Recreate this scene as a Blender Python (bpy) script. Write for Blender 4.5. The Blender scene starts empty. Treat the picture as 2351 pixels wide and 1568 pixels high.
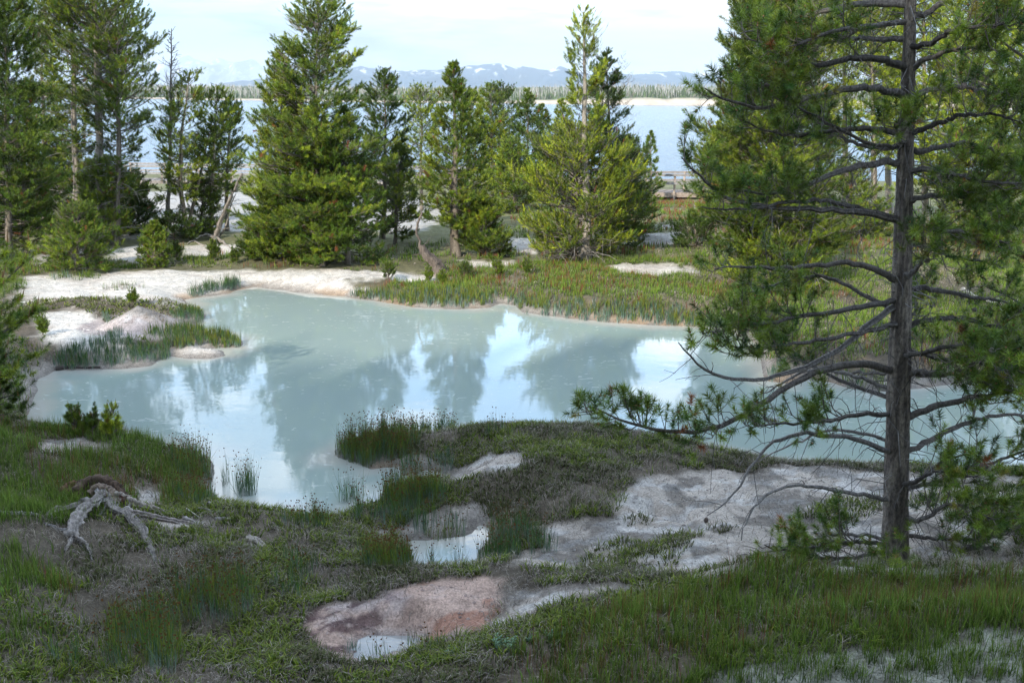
import bpy, math, random
import numpy as np
from mathutils import Matrix, Vector

# ------------------------------------------------------------------ camera, sky, sun, exposure
sc = bpy.context.scene
COL = sc.collection
F = 2286.0; CX, CY = 1175.5, 784.0            # the photo measured at 2351 x 1568
TILT = math.radians(13.86); ROLL = math.radians(0.6); CAMH = 5.0
cd = bpy.data.cameras.new('camera'); cam = bpy.data.objects.new('camera', cd); COL.objects.link(cam)
cd.sensor_width = 36.0; cd.lens = 36.0 * F / 2351.0; cd.clip_start = 0.1; cd.clip_end = 60000
CM = Matrix.Translation((0, 0, CAMH)) @ Matrix.Rotation(math.pi/2 - TILT, 4, 'X') @ Matrix.Rotation(ROLL, 4, 'Z')
cam.matrix_world = CM
sc.camera = cam
RM = np.array(CM.to_3x3())

SUN_EL = math.radians(31); SUN_AZ = math.radians(205)      # azimuth from +Y towards +X: behind the camera, to the left
sdir = Vector((math.sin(SUN_AZ)*math.cos(SUN_EL), math.cos(SUN_AZ)*math.cos(SUN_EL), math.sin(SUN_EL)))
sl = bpy.data.lights.new('sun', 'SUN'); sl.energy = 4.3; sl.angle = math.radians(0.6); sl.color = (1.0, 0.91, 0.77)
so = bpy.data.objects.new('sun', sl); COL.objects.link(so)
so.rotation_euler = sdir.to_track_quat('Z', 'Y').to_euler()

world = bpy.data.worlds.new('World'); sc.world = world; world.use_nodes = True
def build_world():
    nt = world.node_tree; nt.nodes.clear(); N = nt.nodes.new; L = nt.links.new
    out = N('ShaderNodeOutputWorld'); bg = N('ShaderNodeBackground'); L(bg.outputs[0], out.inputs[0])
    sky = N('ShaderNodeTexSky'); sky.sky_type = 'NISHITA'; sky.sun_disc = False
    sky.sun_elevation = SUN_EL; sky.sun_rotation = SUN_AZ; sky.altitude = 2300
    tc = N('ShaderNodeTexCoord'); mp = N('ShaderNodeMapping'); mp.inputs['Scale'].default_value = (1, 1, 6.0)
    mp.inputs['Location'].default_value = (1.7, 0.9, 0.63)
    L(tc.outputs['Generated'], mp.inputs['Vector'])
    n1 = N('ShaderNodeTexNoise'); n1.inputs['Scale'].default_value = 3.2; n1.inputs['Detail'].default_value = 9
    n1.inputs['Roughness'].default_value = 0.58; n1.inputs['Distortion'].default_value = 0.4
    L(mp.outputs[0], n1.inputs['Vector'])
    r1 = N('ShaderNodeValToRGB'); r1.color_ramp.elements[0].position = 0.43; r1.color_ramp.elements[1].position = 0.55
    L(n1.outputs['Fac'], r1.inputs['Fac'])
    n2 = N('ShaderNodeTexNoise'); n2.inputs['Scale'].default_value = 5.0; n2.inputs['Detail'].default_value = 8
    L(mp.outputs[0], n2.inputs['Vector'])
    r2 = N('ShaderNodeValToRGB'); r2.color_ramp.elements[0].position = 0.42; r2.color_ramp.elements[1].position = 0.56
    r2.color_ramp.elements[0].color = (2.5, 3.1, 3.8, 1); r2.color_ramp.elements[1].color = (5.3, 5.15, 5.0, 1)
    L(n2.outputs['Fac'], r2.inputs['Fac'])
    sm = N('ShaderNodeMix'); sm.data_type = 'RGBA'; sm.inputs['Factor'].default_value = 0.45
    sm.inputs['B'].default_value = (2.2, 3.1, 4.2, 1)
    L(sky.outputs[0], sm.inputs['A'])
    mx = N('ShaderNodeMix'); mx.data_type = 'RGBA'
    mf = N('ShaderNodeMath'); mf.operation = 'MULTIPLY_ADD'; mf.inputs[1].default_value = 0.85; mf.inputs[2].default_value = 0.1
    L(r1.outputs['Color'], mf.inputs[0])
    L(mf.outputs[0], mx.inputs['Factor']); L(sm.outputs['Result'], mx.inputs['A']); L(r2.outputs['Color'], mx.inputs['B'])
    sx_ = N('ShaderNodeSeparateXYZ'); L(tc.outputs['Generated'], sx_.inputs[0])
    # added sky brightness by height, to lift pool reflections and light on the near bank
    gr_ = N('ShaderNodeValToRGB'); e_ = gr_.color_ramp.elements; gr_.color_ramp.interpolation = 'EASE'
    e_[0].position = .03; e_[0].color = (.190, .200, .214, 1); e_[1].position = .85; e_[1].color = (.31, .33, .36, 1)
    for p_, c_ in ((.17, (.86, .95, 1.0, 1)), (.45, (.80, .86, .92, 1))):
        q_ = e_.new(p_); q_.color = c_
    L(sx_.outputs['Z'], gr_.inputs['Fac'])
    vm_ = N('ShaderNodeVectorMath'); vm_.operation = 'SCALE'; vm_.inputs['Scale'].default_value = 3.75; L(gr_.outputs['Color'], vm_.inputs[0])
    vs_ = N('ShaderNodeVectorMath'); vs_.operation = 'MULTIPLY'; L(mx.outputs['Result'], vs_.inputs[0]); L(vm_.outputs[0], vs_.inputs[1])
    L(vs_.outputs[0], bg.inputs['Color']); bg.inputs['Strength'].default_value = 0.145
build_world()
sc.view_settings.view_transform = 'Standard'; sc.view_settings.look = 'None'
sc.view_settings.exposure = 0.32; sc.view_settings.gamma = 1.0; sc.view_settings.use_curve_mapping = False
cy = sc.cycles
cy.use_denoising = True
try:
    cy.denoiser = 'OPENIMAGEDENOISE'; cy.denoising_input_passes = 'RGB_ALBEDO_NORMAL'
except Exception: pass
cy.max_bounces = 6; cy.diffuse_bounces = 3; cy.glossy_bounces = 3; cy.transmission_bounces = 3; cy.transparent_max_bounces = 8
cy.volume_bounces = 1; cy.caustics_reflective = False; cy.caustics_refractive = False
cy.sample_clamp_indirect = 4.0

# ------------------------------------------------------------------ helpers
def rays(px, py):
    px = np.atleast_1d(np.asarray(px, float)); py = np.atleast_1d(np.asarray(py, float))
    d = np.stack([(px-CX)/F, -(py-CY)/F, -np.ones_like(px)], -1)
    return d @ RM.T
def at(px, py, z=0.0):
    d = rays(px, py); t = (z-CAMH)/d[:, 2]
    p = d*t[:, None]; p[:, 2] += CAMH
    return p
def atY(px, py, Y):
    d = rays(px, py); t = np.asarray(Y)/d[:, 1]
    p = d*t[:, None]; p[:, 2] += CAMH
    return p
def _h(ix, iy, seed):
    n = (ix.astype(np.int64)*374761393 + iy.astype(np.int64)*668265263 + seed*974634777) & 0xffffffff
    n = ((n ^ (n >> 13))*1274126177) & 0xffffffff
    n = n ^ (n >> 16)
    return (n & 0xffff)/65535.0
def vn(x, y, seed=0):
    ix = np.floor(x); iy = np.floor(y); fx = x-ix; fy = y-iy
    fx = fx*fx*(3-2*fx); fy = fy*fy*(3-2*fy)
    a = _h(ix, iy, seed); b = _h(ix+1, iy, seed); c = _h(ix, iy+1, seed); d = _h(ix+1, iy+1, seed)
    return (a*(1-fx)+b*fx)*(1-fy)+(c*(1-fx)+d*fx)*fy
def fbm(x, y, seed=0, o=4, r=0.5):
    s = 0; a = 1; t = 0
    for i in range(o):
        s = s+a*vn(x*2**i+17*i, y*2**i-9*i, seed+i); t += a; a *= r
    return s/t
def sstep(a, b, x):
    t = np.clip((x-a)/(b-a), 0, 1); return t*t*(3-2*t)
def sdf(poly, x, y):
    """signed distance, negative inside"""
    poly = np.asarray(poly)[:, :2]; x = np.asarray(x, float); y = np.asarray(y, float)
    sh = x.shape; x = x.ravel(); y = y.ravel()
    d = np.full(x.shape, 1e18); ins = np.zeros(x.shape, bool)
    for i in range(len(poly)):
        ax, ay = poly[i-1]; bx, by = poly[i]
        ex, ey = bx-ax, by-ay; wx, wy = x-ax, y-ay
        t = np.clip((wx*ex+wy*ey)/(ex*ex+ey*ey+1e-12), 0, 1)
        d = np.minimum(d, (wx-ex*t)**2+(wy-ey*t)**2)
        if ay != by:
            c = ((ay > y) != (by > y)) & (x < (bx-ax)*(y-ay)/(by-ay)+ax)
            ins ^= c
    d = np.sqrt(d); d[ins] *= -1
    return d.reshape(sh)
def norm(v):
    return v/np.maximum(np.linalg.norm(v, axis=-1, keepdims=True), 1e-9)

def mesh_np(name, V, tris=None, quads=None, col=None, mat=None, smooth=False):
    me = bpy.data.meshes.new(name)
    V = np.asarray(V, np.float32).reshape(-1, 3)
    nt = 0 if tris is None else len(tris); nq = 0 if quads is None else len(quads)
    me.vertices.add(len(V)); me.vertices.foreach_set('co', V.ravel())
    li = []
    if nt: li.append(np.asarray(tris, np.int32).ravel())
    if nq: li.append(np.asarray(quads, np.int32).ravel())
    li = np.concatenate(li)
    me.loops.add(len(li)); me.loops.foreach_set('vertex_index', li)
    tot = np.concatenate([np.full(nt, 3, np.int32), np.full(nq, 4, np.int32)])
    st = np.concatenate([[0], np.cumsum(tot)[:-1]]).astype(np.int32)
    me.polygons.add(nt+nq); me.polygons.foreach_set('loop_start', st); me.polygons.foreach_set('loop_total', tot)
    me.polygons.foreach_set('use_smooth', np.full(nt+nq, bool(smooth)))
    me.update(calc_edges=True)
    if col is not None:
        a = me.color_attributes.new('Col', 'FLOAT_COLOR', 'POINT')
        c = np.ones((len(V), 4), np.float32); c[:, :3] = np.asarray(col, np.float32).reshape(-1, 3)
        a.data.foreach_set('color', c.ravel())
    if mat: me.materials.append(mat)
    return me
def link(me, name, parent=None):
    o = bpy.data.objects.new(name, me); COL.objects.link(o)
    if parent is not None: o.parent = parent
    return o
def tag(o, label=None, cat=None, group=None, kind=None):
    if label: o['label'] = label
    if cat: o['category'] = cat
    if group: o['group'] = group
    if kind: o['kind'] = kind
    return o
def empty(name, loc, label=None, cat=None, group=None):
    o = bpy.data.objects.new(name, None); COL.objects.link(o); o.location = loc; o.empty_display_size = 0.2
    return tag(o, label, cat, group)

class MB:
    """collects tubes / tris / boxes into one mesh"""
    def __init__(s): s.V = []; s.T = []; s.Q = []; s.C = []; s.n = 0
    def add(s, V, T=None, Q=None, C=(1, 1, 1)):
        V = np.asarray(V, float).reshape(-1, 3)
        if T is not None and len(T): s.T.append(np.asarray(T)+s.n)
        if Q is not None and len(Q): s.Q.append(np.asarray(Q)+s.n)
        C = np.asarray(C, float)
        s.C.append(np.broadcast_to(C, (len(V), 3)) if C.ndim == 1 else C); s.V.append(V); s.n += len(V)
    def tubes(s, P, R, K=5, C=(1, 1, 1), rough=0.0, seed=0):
        """P (B,S,3) centre lines, R (B,S) radii"""
        P = np.asarray(P, float); R = np.asarray(R, float)
        if P.ndim == 2: P = P[None]; R = R[None]
        B, S, _ = P.shape
        T = norm(np.gradient(P, axis=1))
        ref = np.where(np.abs(T[..., 2:3]) > 0.85, np.array([1., 0, 0]), np.array([0, 0, 1.]))
        U = norm(np.cross(T, ref)); W = np.cross(T, U)
        a = np.arange(K)*2*math.pi/K
        RR = np.repeat(R[..., None], K, -1)
        if rough:
            g = np.random.default_rng(seed)
            ridge = 1+rough*(g.random((B, 1, K))-0.5)*1.3+rough*0.6*(g.random((B, S, K))-0.5)
            RR = RR*ridge; shade_ = np.clip(.55+.62*(ridge-1+.5*rough)/rough, .4, 1.25)
        V = P[:, :, None]+RR[..., None]*(np.cos(a)[:, None]*U[:, :, None]+np.sin(a)[:, None]*W[:, :, None])
        V = V.reshape(-1, 3)
        b = np.arange(B)[:, None, None]*S*K; i = np.arange(S-1)[None, :, None]*K; k = np.arange(K)[None, None]
        k2 = (k+1) % K
        q = np.stack([b+i+k, b+i+k2, b+i+K+k2, b+i+K+k], -1).reshape(-1, 4)
        C = np.asarray(C, float)
        if C.ndim == 3: C = np.repeat(C[:, :, None], K, 2).reshape(-1, 3)
        elif C.ndim == 2: C = np.repeat(C, S*K, 0)
        if rough: C = np.broadcast_to(C, (len(V), 3))*shade_.reshape(-1, 1)
        n0 = s.n
        s.add(V, Q=q, C=C)
        caps = []
        for j in range(1, K-1):
            caps.append(np.stack([np.arange(B)*S*K+(S-1)*K, np.arange(B)*S*K+(S-1)*K+j, np.arange(B)*S*K+(S-1)*K+j+1], -1))
        s.T.append(np.concatenate(caps)+n0)
    def box(s, c, size, ax=(1, 0, 0), C=(1, 1, 1), up=(0, 0, 1)):
        ax = norm(np.array(ax, float)); u = np.array(up, float); sd = norm(np.cross(u, ax)); u = np.cross(ax, sd)
        v = []
        for i in (-1, 1):
            for j in (-1, 1):
                for k in (-1, 1):
                    v.append(np.array(c)+ax*i*size[0]/2+sd*j*size[1]/2+u*k*size[2]/2)
        s.add(v, Q=[(0, 1, 3, 2), (4, 6, 7, 5), (0, 4, 5, 1), (2, 3, 7, 6), (0, 2, 6, 4), (1, 5, 7, 3)], C=C)
    def mesh(s, name, mat, smooth=False):
        return mesh_np(name, np.concatenate(s.V), np.concatenate(s.T) if s.T else None, np.concatenate(s.Q) if s.Q else None,
                       np.concatenate(s.C), mat, smooth)
    def build(s, name, mat, parent=None, smooth=False):
        return link(s.mesh(name, mat, smooth), name, parent)

# ------------------------------------------------------------------ materials
def newmat(name):
    m = bpy.data.materials.new(name); m.use_nodes = True; nt = m.node_tree; nt.nodes.clear()
    out = nt.nodes.new('ShaderNodeOutputMaterial'); return m, nt, nt.nodes.new, nt.links.new, out
def attr_mix(N, L, scale, lo, hi, detail=4, coord='Object', src=None):
    """Col attribute times a noise between lo and hi"""
    if src is None:
        at_ = N('ShaderNodeAttribute'); at_.attribute_name = 'Col'; src = at_.outputs['Color']
    tc = N('ShaderNodeTexCoord'); n = N('ShaderNodeTexNoise'); n.inputs['Scale'].default_value = scale; n.inputs['Detail'].default_value = detail
    n.inputs['Roughness'].default_value = 0.65
    L(tc.outputs[coord], n.inputs['Vector'])
    mr = N('ShaderNodeMapRange'); mr.inputs['From Min'].default_value = 0.3; mr.inputs['From Max'].default_value = 0.7
    mr.inputs['To Min'].default_value = lo; mr.inputs['To Max'].default_value = hi
    L(n.outputs['Fac'], mr.inputs['Value'])
    vm = N('ShaderNodeVectorMath'); vm.operation = 'SCALE'; L(src, vm.inputs[0]); L(mr.outputs[0], vm.inputs['Scale'])
    return vm.outputs[0], n, tc
def foliage_mat(name, trans=0.3, rough=0.5, spec=0.35):
    m, nt, N, L, out = newmat(name)
    a = N('ShaderNodeAttribute'); a.attribute_name = 'Col'
    p = N('ShaderNodeBsdfPrincipled'); p.inputs['Roughness'].default_value = rough; p.inputs['Specular IOR Level'].default_value = spec
    t = N('ShaderNodeBsdfTranslucent'); mx = N('ShaderNodeMixShader'); mx.inputs[0].default_value = trans
    L(a.outputs['Color'], p.inputs['Base Color']); L(a.outputs['Color'], t.inputs['Color'])
    L(p.outputs[0], mx.inputs[1]); L(t.outputs[0], mx.inputs[2]); L(mx.outputs[0], out.inputs[0])
    return m
def bark_mat(name, scale=40, bump=0.6, lo=0.45, hi=1.45, zs=0.4):
    m, nt, N, L, out = newmat(name)
    a = N('ShaderNodeAttribute'); a.attribute_name = 'Col'
    tc = N('ShaderNodeTexCoord'); mp = N('ShaderNodeMapping'); mp.inputs['Scale'].default_value = (1, 1, zs)
    L(tc.outputs['Object'], mp.inputs['Vector'])
    n = N('ShaderNodeTexNoise'); n.inputs['Scale'].default_value = scale; n.inputs['Detail'].default_value = 6; n.inputs['Roughness'].default_value = 0.7
    L(mp.outputs[0], n.inputs['Vector'])
    mr = N('ShaderNodeMapRange'); mr.inputs['From Min'].default_value = 0.35; mr.inputs['From Max'].default_value = 0.65
    mr.inputs['To Min'].default_value = lo; mr.inputs['To Max'].default_value = hi
    L(n.outputs['Fac'], mr.inputs['Value'])
    vm = N('ShaderNodeVectorMath'); vm.operation = 'SCALE'; L(a.outputs['Color'], vm.inputs[0]); L(mr.outputs[0], vm.inputs['Scale'])
    p = N('ShaderNodeBsdfPrincipled'); p.inputs['Roughness'].default_value = 0.85; p.inputs['Specular IOR Level'].default_value = 0.25
    L(vm.outputs[0], p.inputs['Base Color'])
    b = N('ShaderNodeBump'); b.inputs['Strength'].default_value = bump; b.inputs['Distance'].default_value = 0.02
    L(n.outputs['Fac'], b.inputs['Height']); L(b.outputs[0], p.inputs['Normal']); L(p.outputs[0], out.inputs[0])
    return m
M_NEEDLE = foliage_mat('needles', 0.14, 0.45, 0.45)
M_GRASS = foliage_mat('grass_blades', 0.2, 0.6, 0.2)
M_BARK = bark_mat('bark', 45, 0.8, 0.5, 1.5, 0.5)
M_TWIG = bark_mat('twig_wood', 60, 0.2, 0.7, 1.3, 1.0)
M_WEATHERED = bark_mat('weathered_wood', 26, 0.9, 0.45, 1.35, 0.25)
M_PLANK = bark_mat('boardwalk_timber', 9, 0.3, 0.75, 1.25, 1.0)

# ------------------------------------------------------------------ terrain: outline of the pool, heights, ground cover
POOL = [(60,965),(72,930),(80,900),(92,868),(130,852),(200,850),(290,847),(345,840),(362,826),(392,818),(430,824),(490,824),(523,817),(512,806),
 (480,803),(500,799),(548,798),(558,790),(552,780),(520,772),(478,765),(440,760),(400,757),(384,752),(400,747),(440,747),(468,738),(475,724),(468,712),(452,704),(430,698),(424,688),
 (455,684),(486,681),(530,674),(553,666),(582,659),(626,663),(677,671),(745,678),(796,681),(815,686),(880,694),(950,706),(1050,711),(1128,708),(1150,697),(1180,702),
 (1200,718),(1300,731),(1400,740),(1500,747),(1600,750),(1690,756),(1735,790),(1745,840),(1757,874),(1806,882),(1850,868),(1911,880),(1950,893),(2030,900),(2110,893),(2200,880),(2351,862),
 (2700,880),(2850,980),(2700,1080),(2500,1090),(2351,1085),(2260,1090),(2167,1093),(2097,1080),(2026,1078),(1956,1079),(1886,1073),(1816,1071),(1792,1066),(1722,1052),(1628,1040),(1534,1028),(1441,1012),(1370,1000),
 (1253,992),(1120,990),(1046,996),(963,1001),(860,1005),(790,1020),(765,1035),(772,1050),(818,1063),(851,1079),(913,1071),(924,1092),(955,1093),(971,1080),(1000,1085),(1030,1094),(1010,1104),(940,1106),(890,1115),
 (874,1150),(830,1160),(810,1168),(776,1185),(756,1189),(714,1183),(660,1176),(621,1173),(580,1168),(530,1156),(505,1140),(489,1125),(493,1084),(487,1055),(470,1046),(381,1040),(365,1028),(323,1012),(269,1004),(166,996),(83,984)]
PUD1 = [(938,1240),(1000,1238),(1063,1232),(1086,1222),(1100,1205),(1120,1212),(1117,1240),(1098,1262),(1096,1300),(1060,1315),(1000,1314),(962,1302),(945,1270)]
PUD3 = [(282,770),(300,762),(345,764),(372,770),(340,775),(300,775)]
pool = at(*zip(*POOL)); pud1 = at(*zip(*PUD1)); pud3 = at(*zip(*PUD3))
PUD2Z = 0.30
PUD2 = [(812,1488),(832,1463),(880,1458),(930,1460),(962,1468),(950,1488),(900,1494),(866,1512),(832,1518),(818,1506)]
pud2 = at(*zip(*PUD2), z=PUD2Z)

CP = [(1040,1250,.04),(870,1488,.28),(950,1385,.44),(820,1430,.36),(1100,1370,.42),(600,1568,.45),(300,1568,.55),(0,1568,.8),(0,1400,.85),(0,1200,.9),(200,1180,.62),(0,1050,.75),(200,1020,.42),(300,985,.22),
 (430,1150,.3),(600,1250,.28),(700,1350,.26),(450,1300,.42),(350,1450,.36),(1100,1010,.36),(1000,1030,.22),(1300,1060,.5),(1500,1060,.4),(1300,1140,.38),(1120,1075,.3),(1000,1140,.12),(900,1200,.08),(1060,1200,.1),
 (1600,1130,.28),(1850,1130,.26),(1750,1080,.25),(2050,1290,.32),(1500,1230,.26),(1620,1280,.46),(1300,1290,.2),(1200,1330,.42),(1400,1350,.6),(1800,1350,.75),(2200,1350,.8),(1500,1500,.85),(1200,1560,.55),(2000,1500,1.1),(2351,1500,1.25),(2351,1200,.45),(2351,1120,.3),
 (200,650,.2),(500,650,.1),(100,750,.25),(200,790,.34),(100,850,.32),(50,900,.32),(300,700,.32),(450,722,.2),(280,820,.25),(450,780,.12),(340,735,.1),(-100,800,.5),(-200,1000,.9),
 (1000,660,.14),(1300,640,.3),(1600,650,.35),(1900,700,.42),(2200,720,.5),(1500,600,.35),(1800,600,.5),(2200,600,.7),(2500,700,.9),(1100,600,.2),(700,610,.25),(300,600,.2),(100,600,.3)]
cp = np.array([np.append(at(a, b, z)[0][:2], z) for a, b, z in CP])
far = [(x, y, z) for y, z in ((42, .05), (55, -.5), (75, -1.4), (95, -2.7), (112, -4.3)) for x in (-60, -30, 0, 30, 60, 90)] + \
      [(-6, 3, .7), (0, 3, .8), (6, 3, 1.4), (-10, -2, 1.6), (0, -2, 2.0), (10, -2, 2.2), (-20, -8, 3), (20, -8, 3), (0, -12, 3.4), (-30, 15, 1.5), (30, 12, 1.6), (-40, 30, .8), (40, 30, 1.2),
       (-30, -30, 9), (30, -30, 9), (0, -40, 13), (-80, 0, 3), (80, 0, 3)]
cp = np.concatenate([cp, np.array(far)])
def idw(x, y):
    w = 0; s = 0
    for a, b, z in cp:
        q = 1/(((x-a)**2+(y-b)**2)+0.05+0.0004*(y*y))**1.9
        w = w+q; s = s+q*z
    return s/w
def axis(segs):
    out = [segs[0][0]]
    for a, b, h0, h1 in segs:
        n = max(2, int(round((b-a)/((h0+h1)/2))))
        t = np.linspace(0, 1, n+1)[1:]
        u = (h0*t+0.5*(h1-h0)*t*t)/(h0+0.5*(h1-h0))
        out += list(a+(b-a)*u)
    return np.array(out)
GX = axis([(-6000, -400, 900, 60), (-400, -60, 40, 3), (-60, -24, 2, .25), (-24, -9, .2, .05), (-9, 9, .045, .045), (9, 24, .05, .2), (24, 60, .25, 2), (60, 400, 3, 40), (400, 6000, 60, 900)])
GY = axis([(-3000, -60, 500, 6), (-60, 0, 5, .5), (0, 5, .4, .05), (5, 14.5, .04, .04), (14.5, 45, .05, .18), (45, 130, .2, 1.5), (130, 160, 2, 5)])
XX, YY = np.meshgrid(GX, GY)
near_m = (np.abs(XX) < 60) & (YY > 0) & (YY < 60)
SD = np.full(XX.shape, 50.0)
xs, ys = XX[near_m], YY[near_m]
wob = (fbm(xs*2.2, ys*2.2, 5, 4)-0.5)*0.28*np.clip(ys/18, .5, 1.5)
sdp = sdf(pool, xs, ys); sd1 = sdf(pud1, xs, ys); sd3 = sdf(pud3, xs, ys); sd2 = sdf(pud2, xs, ys)
sdw = np.minimum(np.minimum(sdp, sd1), sd3)+wob*0.5
SD[near_m] = sdw
ZZ = idw(XX, YY)
ZZ = np.where(YY > 112, -5.5, ZZ)
lump = (fbm(XX*0.9, YY*0.9, 11, 4)-.5)*0.20+(fbm(XX*4, YY*4, 12, 3)-.5)*0.07
ZZ = ZZ+lump*np.clip(SD/1.2, 0, 1)*np.where(YY > 45, .6, 1)
rise = sstep(0, 0.9, SD)
lip = 0.035*sstep(0, .12, SD)
Znear = np.where(SD > 0, lip+np.maximum(ZZ, .05)*rise+0.03*sstep(0, .3, SD)*1, -0.25*sstep(0, 0.5, -SD)-0.01)
ZZ = np.where(near_m & (SD < 8), Znear, ZZ)
# the small puddle on the pink crust, at its own height
S2 = np.full(XX.shape, 50.0); S2[near_m] = sd2
k2 = sstep(0.35, 0.0, S2); ZZ = ZZ*(1-k2)+k2*np.where(S2 < 0, PUD2Z-.04, PUD2Z+.012+.03*np.clip(S2, 0, 1))
# sinter cone
mc = at(322, 768, 0.05)[0]
rm = np.hypot((XX-mc[0])/1.0, (YY-mc[1])/1.25)
ZZ = np.where(rm < 1.22, np.maximum(ZZ, 0.05+0.62*np.clip(1-rm/1.22, 0, 1)**1.15*(1+.1*(fbm(XX*5, YY*5, 3)-.5))), ZZ)
# two small vent holes in the crust
for (a, b, r_) in ((1560, 1206, .16), (1500, 1192, .1), (1245, 1200, .13)):
    c_ = at(a, b, .2)[0]; q_ = np.hypot(XX-c_[0], (YY-c_[1])*.9); ZZ = ZZ-.16*np.exp(-(q_/r_)**2)
def gz(x, y, G=None):
    G = ZZ if G is None else G
    x = np.asarray(x, float); y = np.asarray(y, float)
    i = np.clip(np.searchsorted(GX, x)-1, 0, len(GX)-2); j = np.clip(np.searchsorted(GY, y)-1, 0, len(GY)-2)
    fx = np.clip((x-GX[i])/(GX[i+1]-GX[i]), 0, 1); fy = np.clip((y-GY[j])/(GY[j+1]-GY[j]), 0, 1)
    return (G[j, i]*(1-fx)+G[j, i+1]*fx)*(1-fy)+(G[j+1, i]*(1-fx)+G[j+1, i+1]*fx)*fy
TT = 4*1.0016**np.arange(2300)
def hit(px, py):
    d = rays(px, py)[0]; P = d[None]*TT[:, None]; P[:, 2] += CAMH
    below = np.nonzero(P[:, 2] < np.maximum(gz(P[:, 0], P[:, 1]), -6))[0]
    i = below[0] if len(below) else len(TT)-1
    return P[i]
def hitpoly(pts):
    return np.array([hit(a, b) for a, b in pts])

BARE = {
 'white': [
  [(30,700),(60,640),(120,630),(300,624),(560,620),(700,622),(850,622),(1000,630),(1010,645),(900,645),(800,643),(830,665),(800,690),(600,690),(440,712),(300,694),(230,684),(100,694)],
  [(95,725),(170,708),(300,718),(420,765),(370,778),(280,778),(320,792),(335,802),(300,818),(150,810),(90,785)],
  [(345,842),(400,810),(470,798),(530,812),(520,830),(420,830)],
  [(70,900),(100,860),(200,846),(340,838),(345,848),(120,862),(80,905)],
  [(1400,612),(1450,604),(1560,606),(1592,626),(1500,634),(1420,626)], [(1060,598),(1170,601),(1180,611),(1080,612)], [(1150,548),(1230,552),(1230,580),(1160,575)], [(250,572),(335,566),(330,600),(255,600)], [(420,566),(560,562),(600,580),(430,585)],
 ],
 'flat': [[(1440,538),(1560,534),(1565,560),(1420,565)], [(1500,518),(1560,516),(1560,524),(1500,528)], [(80,580),(180,572),(200,600),(90,605)],
  [(560,440),(900,446),(1010,462),(1020,490),(1000,515),(970,530),(930,540),(900,535),(600,515),(560,535),(400,520),(330,510),(330,440)], [(280,500),(340,505),(340,548),(290,545)]],
 'grey': [
  [(1020,1100),(1055,1080),(1120,1048),(1185,1044),(1205,1062),(1110,1085),(1045,1108)],
  [(1395,1150),(1480,1104),(1560,1082),(1800,1070),(2000,1080),(2351,1095),(2351,1325),(2150,1335),(2000,1312),(1850,1315),(1650,1322),(1500,1316),(1300,1310),(1190,1295),(1190,1270),(1260,1258),(1230,1215),(1290,1198),(1400,1185)],
  [(110,1012),(200,1005),(265,1020),(245,1040),(100,1036)],
  [(1120,1345),(1300,1340),(1480,1335),(1420,1368),(1250,1398),(1170,1440),(1110,1450),(1150,1400)],
  [(840,1222),(930,1212),(1010,1172),(1090,1165),(1100,1200),(1060,1238),(950,1242)], [(290,1125),(350,1120),(385,1150),(320,1170)], [(330,1185),(500,1190),(520,1205),(400,1215)]],
 'pink': [[(690,1420),(760,1388),(870,1368),(950,1338),(1050,1328),(1180,1326),(1150,1360),(1160,1400),(1090,1455),(960,1482),(860,1522),(770,1512),(700,1470)]],
 'lichen': [[(1640,1545),(1780,1525),(1900,1500),(2060,1505),(2120,1470),(2230,1448),(2370,1440),(2370,1600),(1600,1600)]],
}
C_SOIL = np.array([.15, .125, .095]); C_WHITE = np.array([.70, .66, .60]); C_GREY = np.array([.50, .44, .385]); C_PINK = np.array([.53, .38, .31]); C_LICH = np.array([.38, .38, .32])
GC = np.zeros(XX.shape+(3,)); GC[:] = C_SOIL
nl = fbm(XX*.7, YY*.7, 31, 5)[..., None]
GC = GC*(.6+.8*nl)
gfar = sstep(20, 32, YY)[..., None]
GC = GC*(1-gfar)+gfar*np.array([.19, .19, .10])*(.6+.8*nl)
BM = np.zeros(XX.shape)                      # 1 where the ground is bare
edge = (fbm(XX*3.0, YY*3.0, 21, 4)-.5)
BP = []
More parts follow.
